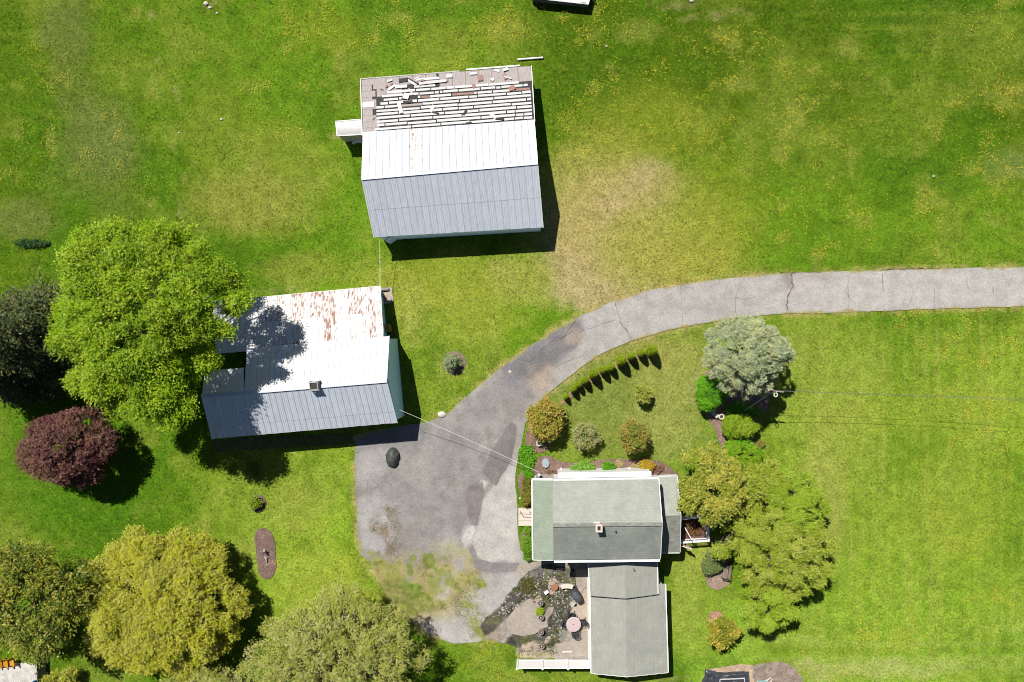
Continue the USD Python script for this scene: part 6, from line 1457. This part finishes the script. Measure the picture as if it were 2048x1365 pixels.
shrub('orange_shrub', 'round bright orange shrub at the east end of the north flower bed', 1292, 933, .58, .56, .9, [C(206, 160, 40), C(190, 146, 36), C(216, 176, 60), C(176, 150, 40)], 246, 500, .1, lumps=3, shell=.5, tl=.18)
for k, (x, y, l) in enumerate([(1240, 928, 'pale straw coloured grass clump right of the bright green upright shrub'), (1271, 934, 'pale straw coloured grass clump left of the orange shrub'), (1318, 938, 'dry brown grass clump right of the orange shrub'), (1101, 946, 'dry brown tangle of stems by the downspout')]):
    shrub('grass_clump', l, x, y, .28 + .2 * (k == 3), .26, .35, [C(216, 186, 130), C(200, 166, 110)] if k < 2 else [C(150, 116, 90), C(130, 104, 84)], 250 + k, 70, .09, shell=.2, cat_='grass clump', tl=.3)
shrub('hedge', 'olive clipped hedge north of the porch walkway', 1054.5, 984, .46, 1.12, 1.1, [C(130, 128, 40), C(146, 140, 50), C(112, 116, 34)], 255, 900, .08, shell=.85, tl=.1, cat_='hedge')
shrub('hedge', 'green clipped hedge south of the porch walkway', 1056, 1084, .4, 1.25, .95, [C(112, 156, 28), C(98, 142, 22), C(130, 168, 40)], 256, 900, .08, shell=.85, tl=.1, cat_='hedge')
shrub('small_shrub', 'small green shrub at the north west corner of the porch', 1056.5, 950, .36, .36, .6, BG, 257, 240, .08, shell=.7, tl=.1)
shrub('small_shrub', 'small rounded green shrub at the south west corner of the porch', 1056.5, 1111, .36, .4, .6, [C(120, 160, 40), C(136, 172, 50)], 258, 240, .08, shell=.7, tl=.1)
shrub('small_shrub', 'lone small green shrub in the round bed on the west lawn', 511, 1006, .38, .4, .7, [C(140, 160, 36), C(124, 150, 28), C(110, 140, 24)], 259, 420, .12, lumps=4, shell=.5, tl=.2)
shrub('small_shrub', 'small dark green shrub at the edge of the barn shadow on the west lawn', 504, 939, .4, .36, .6, [C(116, 140, 36), C(96, 126, 26)], 260, 320, .12, lumps=4, shell=.5, tl=.2)
shrub('round_shrub', 'round grey green shrub in the bed with the wooden bench', 1422, 1126, .82, .84, 1.2, [C(126, 142, 84), C(112, 130, 70), C(142, 154, 96)], 261, 1100, .09, shell=.75, tl=.14)
tree('small_golden_tree', 'small golden leaved tree alone beside the round bare bed', 'tree', 1446, 1266, 1.7, 1.2, 1.3, .9, [C(176, 164, 50), C(150, 150, 40), C(196, 178, 70), C(128, 136, 34)], 262, 560, 8, .3, .16, nlobes=7, size=.36, spread=.75, trunk=.06, nlimb=14, ratio=.7, shell=.3, cut=.2)
shrub('weed_row', 'low dark green leafy strip on the far left lawn', 62, 487, 1.75, .26, .22, [C(54, 92, 30), C(46, 82, 26)], 263, 260, .11, lumps=5, shell=.2, cat_='weeds', tl=.2)  # flat leafy strip standing in for a dark green bar on the lawn
shrub('small_weed', 'green weed tuft on the grass left of the yard near the pale tree', 788, 1249, .3, .3, .3, [C(70, 140, 30), C(84, 150, 34)], 264, 120, .1, shell=.3, cat_='weed')
shrub('small_weed', 'bright green tuft sprouting between the first two round planters', 1080.5, 1222, .26, .26, .3, YG, 265, 90, .1, shell=.3, cat_='weed')
shrub('ground_plants', 'tufts of green groundcover beside the driveway mulch bed', 1054, 916, .7, 1.1, .25, BG, 266, 340, .1, shell=.2, lumps=6, cat_='plants', tl=.2)
shrub('moss_mound', 'olive brown mossy mound on the patio north of the planters', 1056, 1172, .45, .55, .14, [C(104, 98, 44), C(90, 88, 40)], 267, 260, .07, shell=.7, cat_='moss', tl=.08)

# ------------------------------------------------------------------ grass tufts and dandelions in the lawn
hard = raster([DRV, PATIO], 0)
for q in [[(724, 160), (1062, 133), (1086, 455), (748, 475)], [(425, 604), (760, 573), (794, 846), (425, 878)], [(1064, 953), (1360, 953), (1360, 1105), (1335, 1170), (1335, 1350), (1183, 1350), (1066, 1122)]]:
    hard = np.maximum(hard, raster([q], 0))
dens = np.full(PX.shape, .018, np.float32)
for x, y, rx, ry, a in [(1280, 230, 150, 90, .9), (1230, 40, 110, 60, .8), (1170, 60, 70, 50, .8), (1440, 110, 120, 60, .7), (1480, 330, 160, 80, .35), (1640, 430, 160, 70, .65), (1780, 440, 120, 70, .65), (1980, 260, 90, 120, .6), (1600, 250, 120, 80, .4), (1400, 540, 100, 40, .5), (1620, 480, 100, 40, .6),
                          (1960, 690, 70, 60, .8), (1860, 660, 90, 40, .5), (1940, 830, 80, 70, .9), (2020, 930, 50, 70, .8), (1920, 1050, 60, 80, .5), (1980, 1220, 90, 40, .9), (1820, 1250, 110, 36, .8), (1740, 1270, 90, 30, .6), (230, 290, 70, 70, .7), (90, 130, 70, 50, .5), (60, 310, 60, 60, .4), (660, 40, 80, 60, .6),
                          (330, 340, 80, 60, .3), (600, 100, 60, 60, .4), (820, 60, 100, 60, .6), (900, 110, 70, 40, .5), (1000, 30, 80, 50, .6), (640, 1090, 90, 90, .25), (740, 1240, 50, 60, .35), (980, 1320, 60, 40, .6), (1560, 1330, 60, 30, .6), (1700, 1345, 90, 20, .5), (1560, 200, 80, 120, .4), (560, 200, 70, 70, .3), (1380, 280, 100, 80, .5), (1900, 560, 160, 30, .3), (1750, 620, 300, 14, .6), (2000, 60, 80, 60, .3)]:
    dens = np.maximum(dens, blob(x, y, rx * 1.25, ry * 1.25) * a)
dens *= .12 + 2.2 * ss(fC, .46, .66) * ss(fD, .42, .6)
rng = np.random.default_rng(77)
n = 320000
c = np.column_stack([rng.uniform(-30, 2120, n), rng.uniform(-40, 1400, n)])
wp = np.column_stack([(c[:, 0] - NX) * S, (NY - c[:, 1]) * S])
k = (rng.random(n) < sample(dens, wp)) & (sample(hard, wp) < .5)
c, wp = c[k], wp[k]
dn = UsdGeom.PointInstancer.Define(stage, '/World/dandelions')
proto = usdkit.mesh(stage, '/World/dandelions/flower_head', lathe([(.0, .0), (.022, .012), (.034, .03), (.02, .042), (0, .046)], 6), MT['flower'])
dn.CreatePrototypesRel().SetTargets([proto.GetPath()])
dn.CreatePositionsAttr(Vt.Vec3fArray.FromNumpy(np.column_stack([wp, rng.uniform(.02, .08, len(wp))]).astype(np.float32)))
dn.CreateProtoIndicesAttr(Vt.IntArray.FromNumpy(np.zeros(len(wp), np.int32)))
dn.CreateScalesAttr(Vt.Vec3fArray.FromNumpy((rng.uniform(.5, 1.0, (len(wp), 1)) * np.ones((1, 3))).astype(np.float32)))
tag(dn.GetPrim(), 'yellow dandelions scattered over the lawn', 'flowers', None, 'stuff')
# longer grass: real tufts over the lawn, colours taken from the lawn under them
n = 60000
c = np.column_stack([rng.uniform(-30, 2100, n), rng.uniform(-30, 1400, n)])
wp = np.column_stack([(c[:, 0] - NX) * S, (NY - c[:, 1]) * S])
k = (sample(hard, wp) < .3)
wp = wp[k]
lc_ = sample(LAWN, wp) * rng.uniform(.85, 1.4, (len(wp), 1)) * np.where(rng.random((len(wp), 1)) < .3, np.array([1.5, 1.2, 1.3]), 1.0)
nb = 3
b = np.repeat(np.column_stack([wp, np.full(len(wp), -.03)]), nb, 0) + np.column_stack([rng.normal(0, .05, (len(wp) * nb, 2)), np.zeros(len(wp) * nb)])
a = rng.uniform(0, 6.283, len(b)); le = rng.uniform(.3, 1.6, len(b)); d = np.column_stack([np.cos(a) * le, np.sin(a) * le, np.ones(len(b))]); d /= np.linalg.norm(d, axis=1, keepdims=True)
s = np.column_stack([-np.sin(a), np.cos(a), a * 0]) * .022; h = rng.uniform(.06, .15, (len(b), 1))
v = np.stack([b - s, b + s, b + d * h], 1).reshape(-1, 3)
obj('grass_tufts', (v, np.arange(len(v)).reshape(-1, 3)), G('leaf'), None, tone=np.repeat(np.repeat(lc_, nb, 0), 3, 0), label='longer tufts of grass standing in the lawn', kind='stuff', cat='grass')
